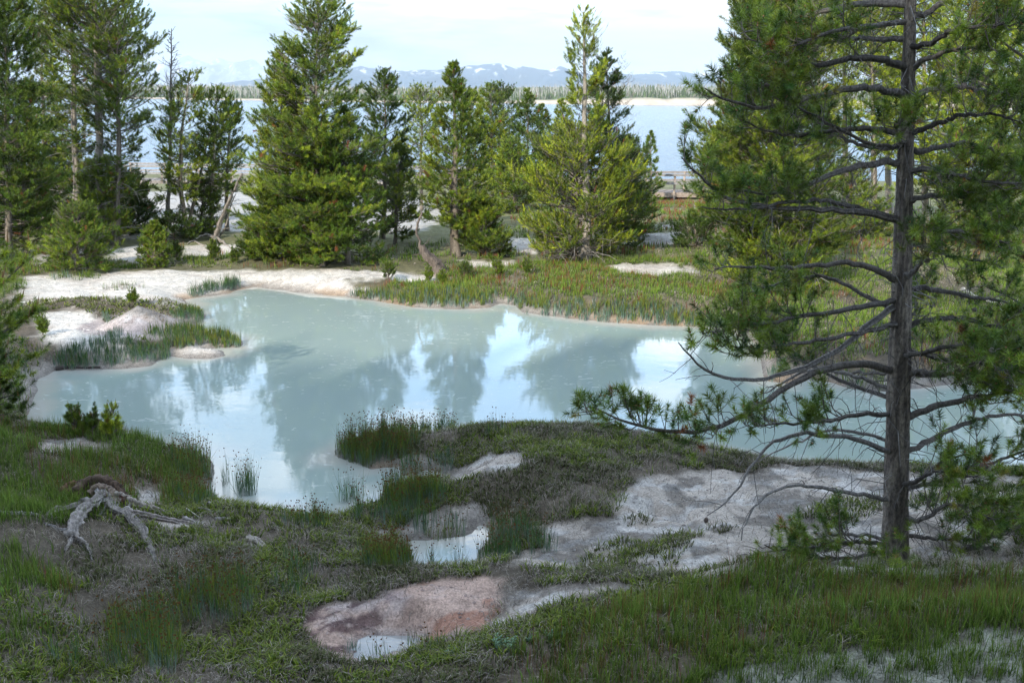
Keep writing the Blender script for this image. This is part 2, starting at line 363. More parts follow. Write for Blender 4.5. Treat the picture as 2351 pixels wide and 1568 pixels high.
for kind, polys in BARE.items():
    for pg in polys:
        w = hitpoly(pg); BP.append((kind, w))
        yc = w[:, 1].mean()
        sel = near_m if w[:, 1].max() < 58 else ((np.abs(XX) < 120) & (YY > 0) & (YY < 115))
        s = np.full(XX.shape, 99.0); s[sel] = sdf(w, XX[sel], YY[sel])
        amp = 0.5*np.clip(yc/16, .5, 1.6); sof = .10*np.clip(yc/10, .7, 4)
        k = sstep(sof, -sof, s+edge*amp)
        c = {'white': C_WHITE, 'flat': np.array([.46, .44, .41]), 'grey': C_GREY, 'pink': C_PINK, 'lichen': C_LICH}[kind]
        c = c*(.82+.36*fbm(XX*1.3, YY*1.3, 44, 5)[..., None])
        if kind == 'grey':
            q = sstep(.55, .575, fbm(XX*2.6+9, YY*4.2, 71, 6, .6))[..., None]
            c = c*(1-q)+np.array([.60, .565, .53])*q*(.85+.3*nl)
            q = sstep(.52, .62, fbm(XX*3+5, YY*3, 77, 5))[..., None]; c = c*(1-.5*q)
        if kind == 'pink':
            q = sstep(.50, .66, fbm(XX*1.5, YY*2.5, 61, 6, .6))[..., None]*.8; c = c*(1-q)+np.array([.52, .44, .42])*q
            q = sstep(.60, .68, fbm(XX*2.4+4, YY*2.4, 62, 4))[..., None]; c = c*(1-q)+np.array([.40, .22, .16])*q
            q = (sstep(.5, 1.2, np.hypot(XX-w[0][0], YY-w[0][1])-.0)[..., None])
            q2 = sstep(.50, .55, fbm(XX*9, YY*9, 63, 4))[..., None]*(1-q)*.8; c = c*(1-q2)+np.array([.10, .055, .06])*q2
        if kind == 'white':
            q = sstep(.52, .64, fbm(XX*1.1, YY*2.0, 72, 5))[..., None]*.7; c = c*(1-q)+np.array([.56, .50, .44])*q
        if kind == 'lichen':
            q = sstep(.54, .60, fbm(XX*5, YY*6, 73, 6, .6))[..., None]*.7; c = c*(1-q)+np.array([.14, .12, .09])*q
        k3 = k[..., None]; GC = GC*(1-k3)+c*k3
        BM = np.maximum(BM, k)
# pale mottled cone
k = sstep(1.25, 1.1, rm)[..., None]; GC = GC*(1-k)+k*np.array([.50, .43, .41])*(.8+.4*fbm(XX*6, YY*6, 9)[..., None]); BM = np.maximum(BM, k[..., 0])
q = (sstep(.55, .2, rm)*sstep(.45, .55, fbm(XX*9, YY*9, 19, 3)))[..., None]; GC = GC*(1-q)+q*.72
# rim of damp tan mineral along the water
rim = sstep(.42, .12, SD+edge*.3)*(SD > -.6); rim2 = sstep(.2, .05, SD+edge*.15)*(SD > -.6)
warm = sstep(.5, .66, fbm(XX*1.1+3, YY*1.1, 81, 4))[..., None]
cr = np.array([.42, .38, .34])*(1-warm)+np.array([.50, .37, .26])*warm
GC = GC*(1-.85*rim[..., None])+.85*rim[..., None]*cr
GC = GC*(1-.35*rim2[..., None])
k = (sstep(.12, .02, S2)*(S2 > -.5))[..., None]; GC = GC*(1-.6*k)+.6*k*np.array([.4, .36, .34])
BM = np.maximum(BM, rim2); BM[(SD < .03)] = 1; BM[S2 < .05] = 1
# bare stones / grit relief in the crust
ZZ = ZZ+BM*(SD > .15)*(S2 > .1)*((fbm(XX*7, YY*7, 91, 3)-.5)*.03+(fbm(XX*18, YY*18, 92, 2)-.5)*.012)

def ground_mat():
    m, nt, N, L, out = newmat('ground')
    c1, n1, tc = attr_mix(N, L, 7, .78, 1.2, 9)
    c2, n2, _ = attr_mix(N, L, 48, .58, 1.36, 9, src=c1)
    p = N('ShaderNodeBsdfPrincipled'); p.inputs['Roughness'].default_value = .93; p.inputs['Specular IOR Level'].default_value = .15
    L(c2, p.inputs['Base Color'])
    # hairline cracks between crust plates
    wv = N('ShaderNodeVectorMath'); wv.operation = 'MULTIPLY_ADD'; wv.inputs[1].default_value = (.35, .35, .35); L(n1.outputs['Color'], wv.inputs[0]); L(tc.outputs['Object'], wv.inputs[2])
    ck = N('ShaderNodeTexVoronoi'); ck.feature = 'DISTANCE_TO_EDGE'; ck.inputs['Scale'].default_value = 3.4; L(wv.outputs[0], ck.inputs['Vector'])
    cm = N('ShaderNodeMapRange'); cm.inputs['From Min'].default_value = 0; cm.inputs['From Max'].default_value = .045; cm.inputs['To Min'].default_value = .66; cm.inputs['To Max'].default_value = 1; L(ck.outputs['Distance'], cm.inputs['Value'])
    cv = N('ShaderNodeVectorMath'); cv.operation = 'SCALE'; L(c2, cv.inputs[0]); L(cm.outputs[0], cv.inputs['Scale']); L(cv.outputs[0], p.inputs['Base Color'])
    vo = N('ShaderNodeTexVoronoi'); vo.inputs['Scale'].default_value = 22; L(tc.outputs['Object'], vo.inputs['Vector'])
    ad = N('ShaderNodeMath'); ad.operation = 'MULTIPLY_ADD'; ad.inputs[1].default_value = -.35
    L(vo.outputs['Distance'], ad.inputs[0]); L(n2.outputs['Fac'], ad.inputs[2])
    b1 = N('ShaderNodeBump'); b1.inputs['Strength'].default_value = .55; b1.inputs['Distance'].default_value = .03
    L(n1.outputs['Fac'], b1.inputs['Height'])
    b2 = N('ShaderNodeBump'); b2.inputs['Strength'].default_value = .6; b2.inputs['Distance'].default_value = .014
    L(ad.outputs[0], b2.inputs['Height']); L(b1.outputs[0], b2.inputs['Normal']); L(b2.outputs[0], p.inputs['Normal'])
    L(p.outputs[0], out.inputs[0]); return m
M_GROUND = ground_mat()
ny, nx = XX.shape
idx = np.arange(ny*nx).reshape(ny, nx)
qd = np.stack([idx[:-1, :-1], idx[:-1, 1:], idx[1:, 1:], idx[1:, :-1]], -1).reshape(-1, 4)
g = link(mesh_np('ground', np.stack([XX, YY, ZZ], -1), quads=qd, col=GC, mat=M_GROUND, smooth=True), 'ground')
tag(g, kind='structure')

# ------------------------------------------------------------------ water
def pool_mat(name='pool_water', rough=.02):
    m, nt, N, L, out = newmat(name)
    a = N('ShaderNodeAttribute'); a.attribute_name = 'Col'
    tc = N('ShaderNodeTexCoord')
    p = N('ShaderNodeBsdfPrincipled'); p.inputs['Roughness'].default_value = rough; p.inputs['IOR'].default_value = 1.6
    mp = N('ShaderNodeMapping'); mp.inputs['Scale'].default_value = (1, 1.5, 1); L(tc.outputs['Object'], mp.inputs['Vector'])
    n1 = N('ShaderNodeTexNoise'); n1.inputs['Scale'].default_value = 2.6; n1.inputs['Detail'].default_value = 3; L(mp.outputs[0], n1.inputs['Vector'])
    n2 = N('ShaderNodeTexNoise'); n2.inputs['Scale'].default_value = 13; n2.inputs['Detail'].default_value = 2; L(mp.outputs[0], n2.inputs['Vector'])
    b1 = N('ShaderNodeBump'); b1.inputs['Strength'].default_value = .045; b1.inputs['Distance'].default_value = .03; L(n1.outputs['Fac'], b1.inputs['Height'])
    b2 = N('ShaderNodeBump'); b2.inputs['Strength'].default_value = .06; b2.inputs['Distance'].default_value = .006; L(n2.outputs['Fac'], b2.inputs['Height']); L(b1.outputs[0], b2.inputs['Normal'])
    L(b2.outputs[0], p.inputs['Normal']); L(a.outputs['Color'], p.inputs['Base Color'])
    # flecks of mineral scum floating on the surface
    mp2 = N('ShaderNodeMapping'); mp2.inputs['Scale'].default_value = (.55, .9, 1); L(tc.outputs['Object'], mp2.inputs['Vector'])
    s1 = N('ShaderNodeTexNoise'); s1.inputs['Scale'].default_value = 9; s1.inputs['Detail'].default_value = 3; s1.inputs['Distortion'].default_value = 1.2; L(mp2.outputs[0], s1.inputs['Vector'])
    s2 = N('ShaderNodeTexNoise'); s2.inputs['Scale'].default_value = .45; s2.inputs['Detail'].default_value = 4; L(tc.outputs['Object'], s2.inputs['Vector'])
    ml = N('ShaderNodeMath'); ml.operation = 'MULTIPLY_ADD'; ml.inputs[1].default_value = .28; L(s2.outputs['Fac'], ml.inputs[0]); L(s1.outputs['Fac'], ml.inputs[2])
    rp = N('ShaderNodeMapRange'); rp.inputs['From Min'].default_value = .80; rp.inputs['From Max'].default_value = .825; L(ml.outputs[0], rp.inputs['Value'])
    d = N('ShaderNodeBsdfPrincipled'); d.inputs['Base Color'].default_value = (.50, .54, .53, 1); d.inputs['Roughness'].default_value = .45
    mf = N('ShaderNodeMath'); mf.operation = 'MULTIPLY'; mf.inputs[1].default_value = .45; L(rp.outputs[0], mf.inputs[0])
    mx = N('ShaderNodeMixShader'); L(mf.outputs[0], mx.inputs[0]); L(p.outputs[0], mx.inputs[1]); L(d.outputs[0], mx.inputs[2]); L(mx.outputs[0], out.inputs[0])
    return m
M_POOL = pool_mat()
wx = np.linspace(-17, 20, 371); wy = np.linspace(9.5, 32, 226); WX, WY = np.meshgrid(wx, wy)
WS = gz(WX, WY, SD)
wi = np.arange(WX.size).reshape(WX.shape)
q = np.stack([wi[:-1, :-1], wi[:-1, 1:], wi[1:, 1:], wi[1:, :-1]], -1).reshape(-1, 4)
keep = (WS.ravel()[q].min(1) < .25); q = q[keep]
used = np.unique(q); remap = np.zeros(WX.size, int); remap[used] = np.arange(len(used))
dep = sstep(.05, -.55, WS.ravel()+(fbm(WX*1.3, WY*1.3, 7)-.5).ravel()*.7)[:, None]
wc = np.array([.50, .49, .44])*(1-dep)+np.array([.34, .425, .40])*dep
wv = np.stack([WX.ravel(), WY.ravel(), np.zeros(WX.size)], -1)
pw = link(mesh_np('pool_water', wv[used], quads=remap[q], col=wc[used], mat=M_POOL), 'pool_water'); tag(pw, kind='structure')
# puddle on the pink crust
b = pud2[:, :2].mean(0); pp = b+(pud2[:, :2]-b)*1.18
v = [(x, y, PUD2Z) for x, y in pp]+[(b[0], b[1], PUD2Z)]; n = len(pp)
pu = link(mesh_np('puddle_water', v, tris=[(i, (i+1) % n, n) for i in range(n)], col=np.tile([.36, .36, .35], (n+1, 1)), mat=M_POOL), 'puddle_water'); tag(pu, kind='structure')

LAKEZ = -4.0
def lake_mat():
    m, nt, N, L, out = newmat('lake_water')
    tc = N('ShaderNodeTexCoord'); p = N('ShaderNodeBsdfPrincipled')
    p.inputs['Base Color'].default_value = (.07, .14, .21, 1); p.inputs['Roughness'].default_value = .12; p.inputs['IOR'].default_value = 1.2
    mp = N('ShaderNodeMapping'); mp.inputs['Scale'].default_value = (.5, 1, 1); L(tc.outputs['Object'], mp.inputs['Vector'])
    n = N('ShaderNodeTexNoise'); n.inputs['Scale'].default_value = 1.1; n.inputs['Detail'].default_value = 5; L(mp.outputs[0], n.inputs['Vector'])
    b = N('ShaderNodeBump'); b.inputs['Strength'].default_value = .8; b.inputs['Distance'].default_value = .35; L(n.outputs['Fac'], b.inputs['Height']); L(b.outputs[0], p.inputs['Normal'])
    L(p.outputs[0], out.inputs[0]); return m
lm = mesh_np('lake_water', [(-9000, 100, LAKEZ), (9000, 100, LAKEZ), (9000, 9000, LAKEZ), (-9000, 9000, LAKEZ)], quads=[(0, 1, 2, 3)], mat=lake_mat())
tag(link(lm, 'lake_water'), kind='structure')

# ------------------------------------------------------------------ far shore, its forest, the mountains
rng = np.random.default_rng(4)
def simple_mat(name, rough=.9, scale=.02, lo=.7, hi=1.3, detail=6):
    m, nt, N, L, out = newmat(name); c, n, tc = attr_mix(N, L, scale, lo, hi, detail)
    p = N('ShaderNodeBsdfPrincipled'); p.inputs['Roughness'].default_value = rough; p.inputs['Specular IOR Level'].default_value = .1
    L(c, p.inputs['Base Color']); L(p.outputs[0], out.inputs[0]); return m
sx = np.linspace(-1600, 1600, 641); t = np.concatenate([[-.02, 0, .006, .012, .018], np.linspace(.03, 1, 30)])
def shoreY(x): return 1170+np.where(x < -100, (-x-100)*.35, 0)-.10*np.clip(x, 0, 900)+(fbm(x/90, x*0, 5)-.5)*60
def bankh(x): return 2.0+6.0*sstep(-80, 160, x)*(.75+.5*fbm(x/25, x*0+3, 6))
SXX, ST = np.meshgrid(sx, t); SYY = shoreY(SXX)+ST*900
SZ = LAKEZ-1+np.clip(ST/.018, -1, 1)*(bankh(SXX)+1)+np.clip(ST-.018, 0, 1)*(16+8*fbm(SXX/300, SYY/300, 8))
beach = np.array([.52, .44, .35]); gr = np.array([.16, .18, .10])
k = sstep(.013, .022, ST)[..., None]; SC_ = beach*(.75+.5*fbm(SXX/6, SYY/3, 9)[..., None])*(1-k)+gr*k
si = np.arange(SXX.size).reshape(SXX.shape); q = np.stack([si[:-1, :-1], si[:-1, 1:], si[1:, 1:], si[1:, :-1]], -1).reshape(-1, 4)
tag(link(mesh_np('far_shore', np.stack([SXX, SYY, SZ], -1), quads=q, col=SC_, mat=simple_mat('far_shore', scale=.05), smooth=True), 'far_shore'), kind='structure')
def shore_z(x, y):
    tt = (y-shoreY(x))/900
    return LAKEZ-1+np.clip(tt/.018, -1, 1)*(bankh(x)+1)+np.clip(tt-.018, 0, 1)*(16+8*fbm(x/300, y/300, 8))
def cones(mb, x, y, z, h, r, C, layers=3, K=5):
    for l in range(layers):
        z0 = z+h*(.06+.28*l); z1 = z+h*(.06+.28*l+.42) if l < layers-1 else z+h
        rr = r*(1-.28*l); B = len(x); a = rng.random((B, 1))*6.28+np.arange(K)*2*math.pi/K
        rj = rr[:, None]*(.7+.6*rng.random((B, K)))
        ring = np.stack([x[:, None]+rj*np.cos(a), y[:, None]+rj*np.sin(a), (z0[:, None]+(rng.random((B, K))-.5)*h[:, None]*.06)], -1)
        V = np.concatenate([ring, np.stack([x, y, z1], -1)[:, None]], 1)
        bi = np.arange(B)[:, None]*(K+1); k_ = np.arange(K)
        T = np.stack([bi+k_, bi+(k_+1) % K, np.broadcast_to(bi+K, (B, K))], -1).reshape(-1, 3)
        mb.add(V, T=T, C=np.repeat(C, K+1, 0))
n = 15000
fx = rng.uniform(-1100, 1200, n); fd = 18+rng.random(n)**1.6*620; fy = shoreY(fx)+fd
hh = rng.uniform(4, 9, n)*(.7+.5*fbm(fx/60, fy/60, 14)); hh = np.where(fd < 40, hh*.6, hh)
cc = np.array([.075, .105, .035])*(.6+.9*rng.random((n, 1))); cc = cc*(1-.35*(rng.random((n, 1)) < .3)); cc[rng.random(n) < .2] = (.16, .15, .10)
mb = MB(); cones(mb, fx, fy, shore_z(fx, fy), hh, hh*.20+.5, cc)
n = 9000
fx = rng.uniform(-1100, 1200, n); fd = 25+rng.random(n)**1.2*620; fy = shoreY(fx)+fd; fz = shore_z(fx, fy); hh = rng.uniform(6, 13, n)
den = sstep(.35, .6, fbm(fx/130, fy/200, 15)+.25*sstep(-100, 300, fx)); kp = rng.random(n) < .25+.75*den
fx, fy, fz, hh = fx[kp], fy[kp], fz[kp], hh[kp]; n = len(fx)
P = np.stack([np.stack([fx, fy, fz], -1), np.stack([fx+rng.normal(0, .5, n), fy, fz+hh], -1)], 1)
mb.tubes(P, np.stack([np.full(n, .30), np.full(n, .12)], -1), 3, C=np.repeat([[.42, .40, .37]], n, 0)*(.6+.6*rng.random((n, 1))))
M_FARTREE = simple_mat('far_trees', scale=.3)
tag(mb.build('far_forest', M_FARTREE), 'band of green conifers and pale dead snags along the far lakeshore', 'forest', kind='stuff')

def mountain_mat(name, rock_haze, snow_amt, seed):
    m, nt, N, L, out = newmat(name)
    a = N('ShaderNodeAttribute'); a.attribute_name = 'Col'
    p = N('ShaderNodeBsdfPrincipled'); p.inputs['Roughness'].default_value = .9; p.inputs['Specular IOR Level'].default_value = .1
    L(a.outputs['Color'], p.inputs['Base Color']); L(p.outputs[0], out.inputs[0]); return m
def range_mesh(name, prof, D, rock_haze, snow0, seed, snowline):  # rock colour paled and blued so it carries part of the haze
    pts = np.array([atY(a, b_, D)[0] for a, b_ in prof])
    n = 700; X = np.linspace(pts[0, 0], pts[-1, 0], n); H = np.interp(X, pts[:, 0], pts[:, 2])-LAKEZ
    H = H+(fbm(X/160, X*0, seed, 4)-.5)*.10*H.max()
    rows = np.concatenate([np.linspace(-1, 0, 60), np.linspace(.05, 1, 12)])
    A, R_ = np.meshgrid(X, rows); HH = np.broadcast_to(H, A.shape)
    dY = np.where(R_ < 0, R_*D*.25, R_*D*.1); Yv = D+dY
    Xv = A*(1+dY/D*.0)
    fall = np.where(R_ < 0, (1+R_)**1.35, (1-R_))
    w = np.sin(np.clip(-R_, 0, 1)*math.pi)
    rid = 1-np.abs(2*fbm(Xv/420+Yv/900*.2, Yv/1500, seed+3, 5)-1)*1.6
    Z = LAKEZ+HH*fall*(1)+HH*w*(rid-.6)*.55
    k = sstep(-.5, .5, (Z-LAKEZ)/H.max()-snowline+(fbm(Xv/120, Yv/420, seed+7, 5)-.5)*1.6+(.0))
    gx = np.gradient(Z, axis=1); k2 = sstep(.55, .60, fbm(Xv/55+Yv/300, Yv/260, seed+9, 6, .6)+.04*np.sign(gx)+snow0)*sstep(snowline-.1, snowline+.12, (Z-LAKEZ)/H.max())
    C = np.array(rock_haze)*(.7+.6*fbm(Xv/300, Yv/300, seed+2, 5))[..., None]; C = C*(1-k2[..., None])+.6*k2[..., None]
    ii = np.arange(A.size).reshape(A.shape); q = np.stack([ii[:-1, :-1], ii[:-1, 1:], ii[1:, 1:], ii[1:, :-1]], -1).reshape(-1, 4)
    return tag(link(mesh_np(name, np.stack([Xv, Yv, Z], -1), quads=q, col=C, mat=mountain_mat(name, rock_haze, snow0, seed), smooth=True), name), kind='structure')
PM = [(560,186),(640,182),(740,172),(830,152),(870,158),(900,163),(950,160),(1000,163),(1040,157),(1080,152),(1120,150),(1145,148),(1180,158),(1200,153),(1240,160),(1260,163),(1285,152),(1320,165),(1370,172),(1410,165),(1440,170),(1480,172),(1500,165),(1560,164),(1600,170),(1618,166),(1640,178),(1700,175),(1900,180),(2300,196),(2700,205)]
PL = [(-300,170),(0,160),(200,165),(300,160),(350,142),(400,150),(432,129),(445,133),(480,146),(502,132),(530,143),(545,146),(577,136),(600,150),(640,152),(740,162),(830,150),(900,178),(1000,186)]
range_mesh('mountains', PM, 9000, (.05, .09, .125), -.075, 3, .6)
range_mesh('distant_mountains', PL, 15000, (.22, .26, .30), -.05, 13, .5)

def haze():
    m, nt, N, L, out = newmat('haze'); v = N('ShaderNodeVolumePrincipled'); v.inputs['Color'].default_value = (.83, .91, 1.0, 1)
    v.inputs['Density'].default_value = HAZE; v.inputs['Anisotropy'].default_value = 0
    L(v.outputs[0], out.inputs['Volume'])
    mb = MB(); mb.box((0, 7500, 308), (26000, 21500, 636)); o = mb.build('haze', m); tag(o, kind='stuff')
HAZE = 0.000078
haze()
# ------------------------------------------------------------------ pines
def tuft_templates(n, la, ln, w, spread, nv=5, seed=1, flat=0):
    """bottle-brush sprays of needles round +Z; returns (nv, n, 3, 3)"""
    g = np.random.default_rng(seed); out = []
    for _ in range(nv):
        h = np.linspace(0, 1, n)*la+g.normal(0, .004, n); az = np.arange(n)*2.399+g.random(n)*.6
        sp = spread*(1.25-.75*h/la)*(.8+.4*g.random(n)); L_ = ln*(.75+.4*g.random(n))
        d = np.stack([np.sin(sp)*np.cos(az), np.sin(sp)*np.sin(az), np.cos(sp)], -1)
        s = norm(np.cross(d, g.normal(0, 1, (n, 3))))*w/2
        b_ = np.stack([0*h, 0*h, h], -1)
        tip = b_+d*L_[:, None]
        out.append(np.stack([b_-s, b_+s, tip], 1))
    return np.array(out)
TT_FAR = tuft_templates(13, .10, .10, .020, 1.0)
TT_MID = tuft_templates(50, .15, .066, .0105, 1.2)
TT_BROOM = tuft_templates(26, .15, .05, .013, .95)
TT_NEAR = tuft_templates(72, .065, .056, .0042, 1.25)
def expand(rng, pos, d, size, tpl, col, tipk=1.25, candle=0, candle_c=(.36, .22, .11)):
    n = len(pos); nv, m = tpl.shape[:2]
    d = norm(d); r = norm(np.cross(d, rng.normal(0, 1, (n, 3)))); u = np.cross(d, r)
    B = np.stack([r, u, d], 1)                      # rows: local axes
    which = rng.integers(0, nv, n)
    V = np.einsum('nkvi,nij->nkvj', tpl[which], B)*size[:, None, None, None]+pos[:, None, None]
    c = col[:, None]*(.75+.5*rng.random((n, m, 1)))
    c = c*(.62+.85*rng.random((n, 1, 1))**1.3); C = np.repeat(c[:, :, None], 3, 2); C[:, :, 2] *= tipk
    V = V.reshape(-1, 3); C = C.reshape(-1, 3)
    if candle:
        k = rng.random(n) < candle; p = pos[k]; q = len(p)
        if q:
            dd = norm(d[k]*.5+np.array([0, 0, 1.])); s = size[k][:, None]; a = norm(np.cross(dd, rng.normal(0, 1, (q, 3))))*.008*s; b = np.cross(dd, a)
            l = (.07+.07*rng.random((q, 1)))*s*1.0; p = p+d[k]*.08*s
            vv = np.stack([p-a, p+a, p+dd*l, p-b, p+b, p+dd*l], 1).reshape(-1, 3)
            V = np.concatenate([V, vv]); C = np.concatenate([C, np.tile(candle_c, (len(vv), 1))*(.7+.5*rng.random((len(vv), 1)))])
    return V, C
def lerp_poly(P, s):
    """P (B,S,3), s (B,) -> point and tangent"""
    S = P.shape[1]; f = np.clip(s, 0, .9999)*(S-1); i = f.astype(int); b = np.arange(len(P)); t = (f-i)[:, None]
    a = P[b, i]; c = P[b, i+1]
    return a*(1-t)+c*t, norm(c-a)
WOOD = np.array([.20, .175, .155])
GREEN_A = np.array([.075, .150, .016]); GREEN_B = np.array([.31, .355, .022]); GREEN_C = np.array([.028, .065, .014])
def side_sprays(rng, P, wood, radii, sec_gap=.13, sec_k=.42, sec_min=.12, start=.2, tuft_gap=.13, up=.35, maxsec=16):
    """secondary twigs on branches P (B,S,3); returns tuft positions, directions"""
    L_ = np.linalg.norm(np.diff(P, axis=1), axis=2).sum(1); TP = []; TD = []
    ns = np.clip((L_*(1-start)/sec_gap), 2, maxsec)
    for k in range(maxsec):
        m = ns > k
        if not m.any(): break
        s = start+(1-start)*(k+rng.random(m.sum()))/ns[m]; s = np.minimum(s, .97)
        p, t = lerp_poly(P[m], s)
        side = norm(np.cross(t, np.array([0, 0, 1.])))*np.where((k % 2) == 0, 1, -1)
        d = norm(t*.75+side*(.45+.6*rng.random((len(p), 1)))+np.array([0, 0, 1])*(up*(rng.random((len(p), 1))*1.6-.35)))
        l = (L_[m]*sec_k*(1-s)+np.minimum(sec_min, .35*L_[m]))*(.6+.8*rng.random(len(p)))
        e = p+d*l[:, None]+np.array([0, 0, 1])*(l*up*.4)[:, None]
        mid = (p+e)/2-np.array([0, 0, 1])*(l*.05)[:, None]
        if wood is not None:
            r0 = .004+.006*l; wood.tubes(np.stack([p, mid, e], 1), np.stack([r0, r0*.7, r0*.35], 1)*radii, 3, C=WOOD*(.6+.8*rng.random((len(p), 1))))
        TP.append(e); TD.append(norm(d+np.array([0, 0, up])+rng.normal(0, .2, d.shape)))
        for j in range(1, 6):
            mm = l > tuft_gap*j
            if not mm.any(): break
            f = 1-(tuft_gap*j/np.maximum(l[mm], .01))
            q = p[mm]+(e[mm]-p[mm])*f[:, None]
            dd = norm(d[mm]+rng.normal(0, .55, (mm.sum(), 3))+np.array([0, 0, up])); TP.append(q+dd*.03); TD.append(dd)
    # sprays on the branch itself, towards the tip
    for j in range(7):
        s = 1-j*.06*rng.random(len(P))*1.2-(0 if j else 0)
        p, t = lerp_poly(P, np.clip(s, start, 1)); dd = norm(t+rng.normal(0, .3+.05*j, t.shape)+np.array([0, 0, up])); TP.append(p); TD.append(dd)
    return np.concatenate(TP), np.concatenate(TD)
PROF = {
 'cone': [(0, .75), (.06, .95), (.2, 1), (.45, .72), (.7, .42), (.88, .2), (1, .04)],
 'column': [(0, .5), (.15, .9), (.35, 1), (.6, .85), (.8, .6), (.93, .35), (1, .1)],
 'tall': [(0, .3), (.3, .6), (.45, .95), (.6, 1), (.8, .8), (.93, .5), (1, .15)],
 'broad': [(0, .85), (.1, 1), (.3, .98), (.5, .72), (.7, .60), (.85, .45), (.95, .25), (1, .08)],
 'ball': [(0, .78), (.15, .95), (.4, 1.02), (.62, .8), (.82, .48), (1, .12)],
 'round': [(0, .8), (.15, 1), (.45, 1.0), (.55, .55), (.65, .22), (1, .10)],
}
def build_pine(name, base, H, R, label, cat='pine tree', group=None, prof='cone', t0=.04, seed=1, lean=(0, 0), dens=1.0, lod='mid', up=.22, elev=(-.15, .75),
               tint=1.0, yellow=.35, trunk_r=None, candle=.10, dead=0, bend=0, tsize=1.0, trunkc=(.25, .215, .18), parts=True, cones_n=0, gap=0.0, broom=False):
    rng = np.random.default_rng(seed)
    root = empty(name, tuple(base), label, cat, group)
    tr = trunk_r or (.011*H+.03)
    lean = np.array([lean[0], lean[1], 0.])
    def warp(P):
        t = np.clip(P[..., 2:3]/H, 0, 1.1); return P+lean*t+np.array([1., .3, 0])*bend*np.sin(t*math.pi)
    # trunk
    ns = 26; z = np.linspace(-.12, H, ns); c = np.stack([0*z, 0*z, z], -1)
    c[:, 0] += (fbm(z*.6, z*0+seed, seed)-.5)*.10*H**.5*.6; c[:, 1] += (fbm(z*.6, z*0+seed+5, seed+3)-.5)*.10*H**.5*.6
    r = tr*np.clip(1-z/H, .03, 1)**.8; r[:2] *= 1.25
    tc_ = c.copy()
    def axis_at(zz): return np.stack([np.interp(zz, z, tc_[:, 0]), np.interp(zz, z, tc_[:, 1]), zz], -1)
    mb = MB(); mb.tubes(warp(c), r, 9, C=trunkc, rough=.25, seed=seed); mb.build('trunk', M_BARK, root, smooth=True)
    # limbs
    tip_gap = .158 if lod != 'near' else .24
    zs = []; zc = H*t0
    while zc < H*.985:
        k = rng.integers(3, 6) if rng.random() > gap else rng.integers(0, 2)
        zs += list(zc+rng.normal(0, .035, max(k, 0))); zc += tip_gap*np.clip(H/5, .4, 1)*(.8+.4*rng.random())/dens*(1.0 if zc < H*.8 else .7)
    zs = np.array(zs); B = len(zs); t = (zs-H*t0)/(H*(1-t0)); t = np.clip(t, 0, 1)
    pr = np.array(PROF[prof]); az = rng.random(B)*2*math.pi
    L_ = np.maximum(R*np.interp(t, pr[:, 0], pr[:, 1])*(.62+.5*rng.random(B))*(.8+.4*vn(az*1.2+seed, t*5, seed)), .06)
    if prof == 'round' : L_ *= 1
    e = elev[0]+(elev[1]-elev[0])*t+rng.normal(0, .12, B)
    s = np.linspace(0, 1, 7)
    az_s = az[:, None]+rng.normal(0, .25, (B, 1))*s**2
    dr = np.stack([np.cos(az_s), np.sin(az_s)], -1)
    hor = (L_[:, None]*s)[..., None]*dr
    ver = L_[:, None]*(e[:, None]*s+up*s**2.2)+rng.normal(0, .012, (B, 7))*L_[:, None]
    P = np.concatenate([hor, ver[..., None]], -1)+axis_at(zs)[:, None]*np.array([1, 1, 1])
    P = np.where(P[..., 2:3] < .06, np.concatenate([P[..., :2], np.full(P.shape[:2]+(1,), .06)], -1), P)
    wood = MB(); rr = (.007+.011*L_)[:, None]*np.linspace(1, .22, 7)*(1.3 if lod == 'near' else 1)
    wood.tubes(warp(P), rr, 4, C=WOOD*(.6+.7*rng.random((B, 1))))
    if broom:
        TP, TD = side_sprays(rng, P, wood, 1.2, .10, .45, .18, .4, .10, up=.6, maxsec=18); tpl = TT_BROOM
    else:
        TP, TD = side_sprays(rng, P, wood, 1.0, .125 if lod != 'far' else .17, .5, .13, .18, .20, up=.34, maxsec=14 if lod != 'far' else 9)
        tpl = {'mid': TT_MID, 'far': TT_FAR, 'near': TT_NEAR}[lod]
    # leader shoot
    k = 14; zz = H*(1-.07*rng.random(k)**.8); TP = np.concatenate([TP, axis_at(zz)]); TD = np.concatenate([TD, norm(rng.normal(0, .22, (k, 3))+[0, 0, 1])])
    n = len(TP); nz = vn(TP[:, 0]*1.3+seed, TP[:, 2]*1.1+TP[:, 1]*.9, seed+2)
    col = GREEN_A+(GREEN_B-GREEN_A)*np.clip(rng.random((n, 1))*.9*yellow*2*(.5+nz[:, None]), 0, 1.2)
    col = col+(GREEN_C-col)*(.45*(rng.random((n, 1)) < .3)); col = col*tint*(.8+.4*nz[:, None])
    red = rng.random(n) < .008; col[red] = (.22, .08, .03)
    tz = np.clip(TP[:, 2]/H, 0, 1); V, C = expand(rng, warp(TP), TD, (.8+.45*rng.random(n))*tsize*(1-.38*sstep(.82, 1, tz)), tpl, col, candle=candle)
    link(mesh_np('crown', V, tris=np.arange(len(V)).reshape(-1, 3), col=C, mat=M_NEEDLE), 'crown', root)
    # dead twigs
    nd = dead
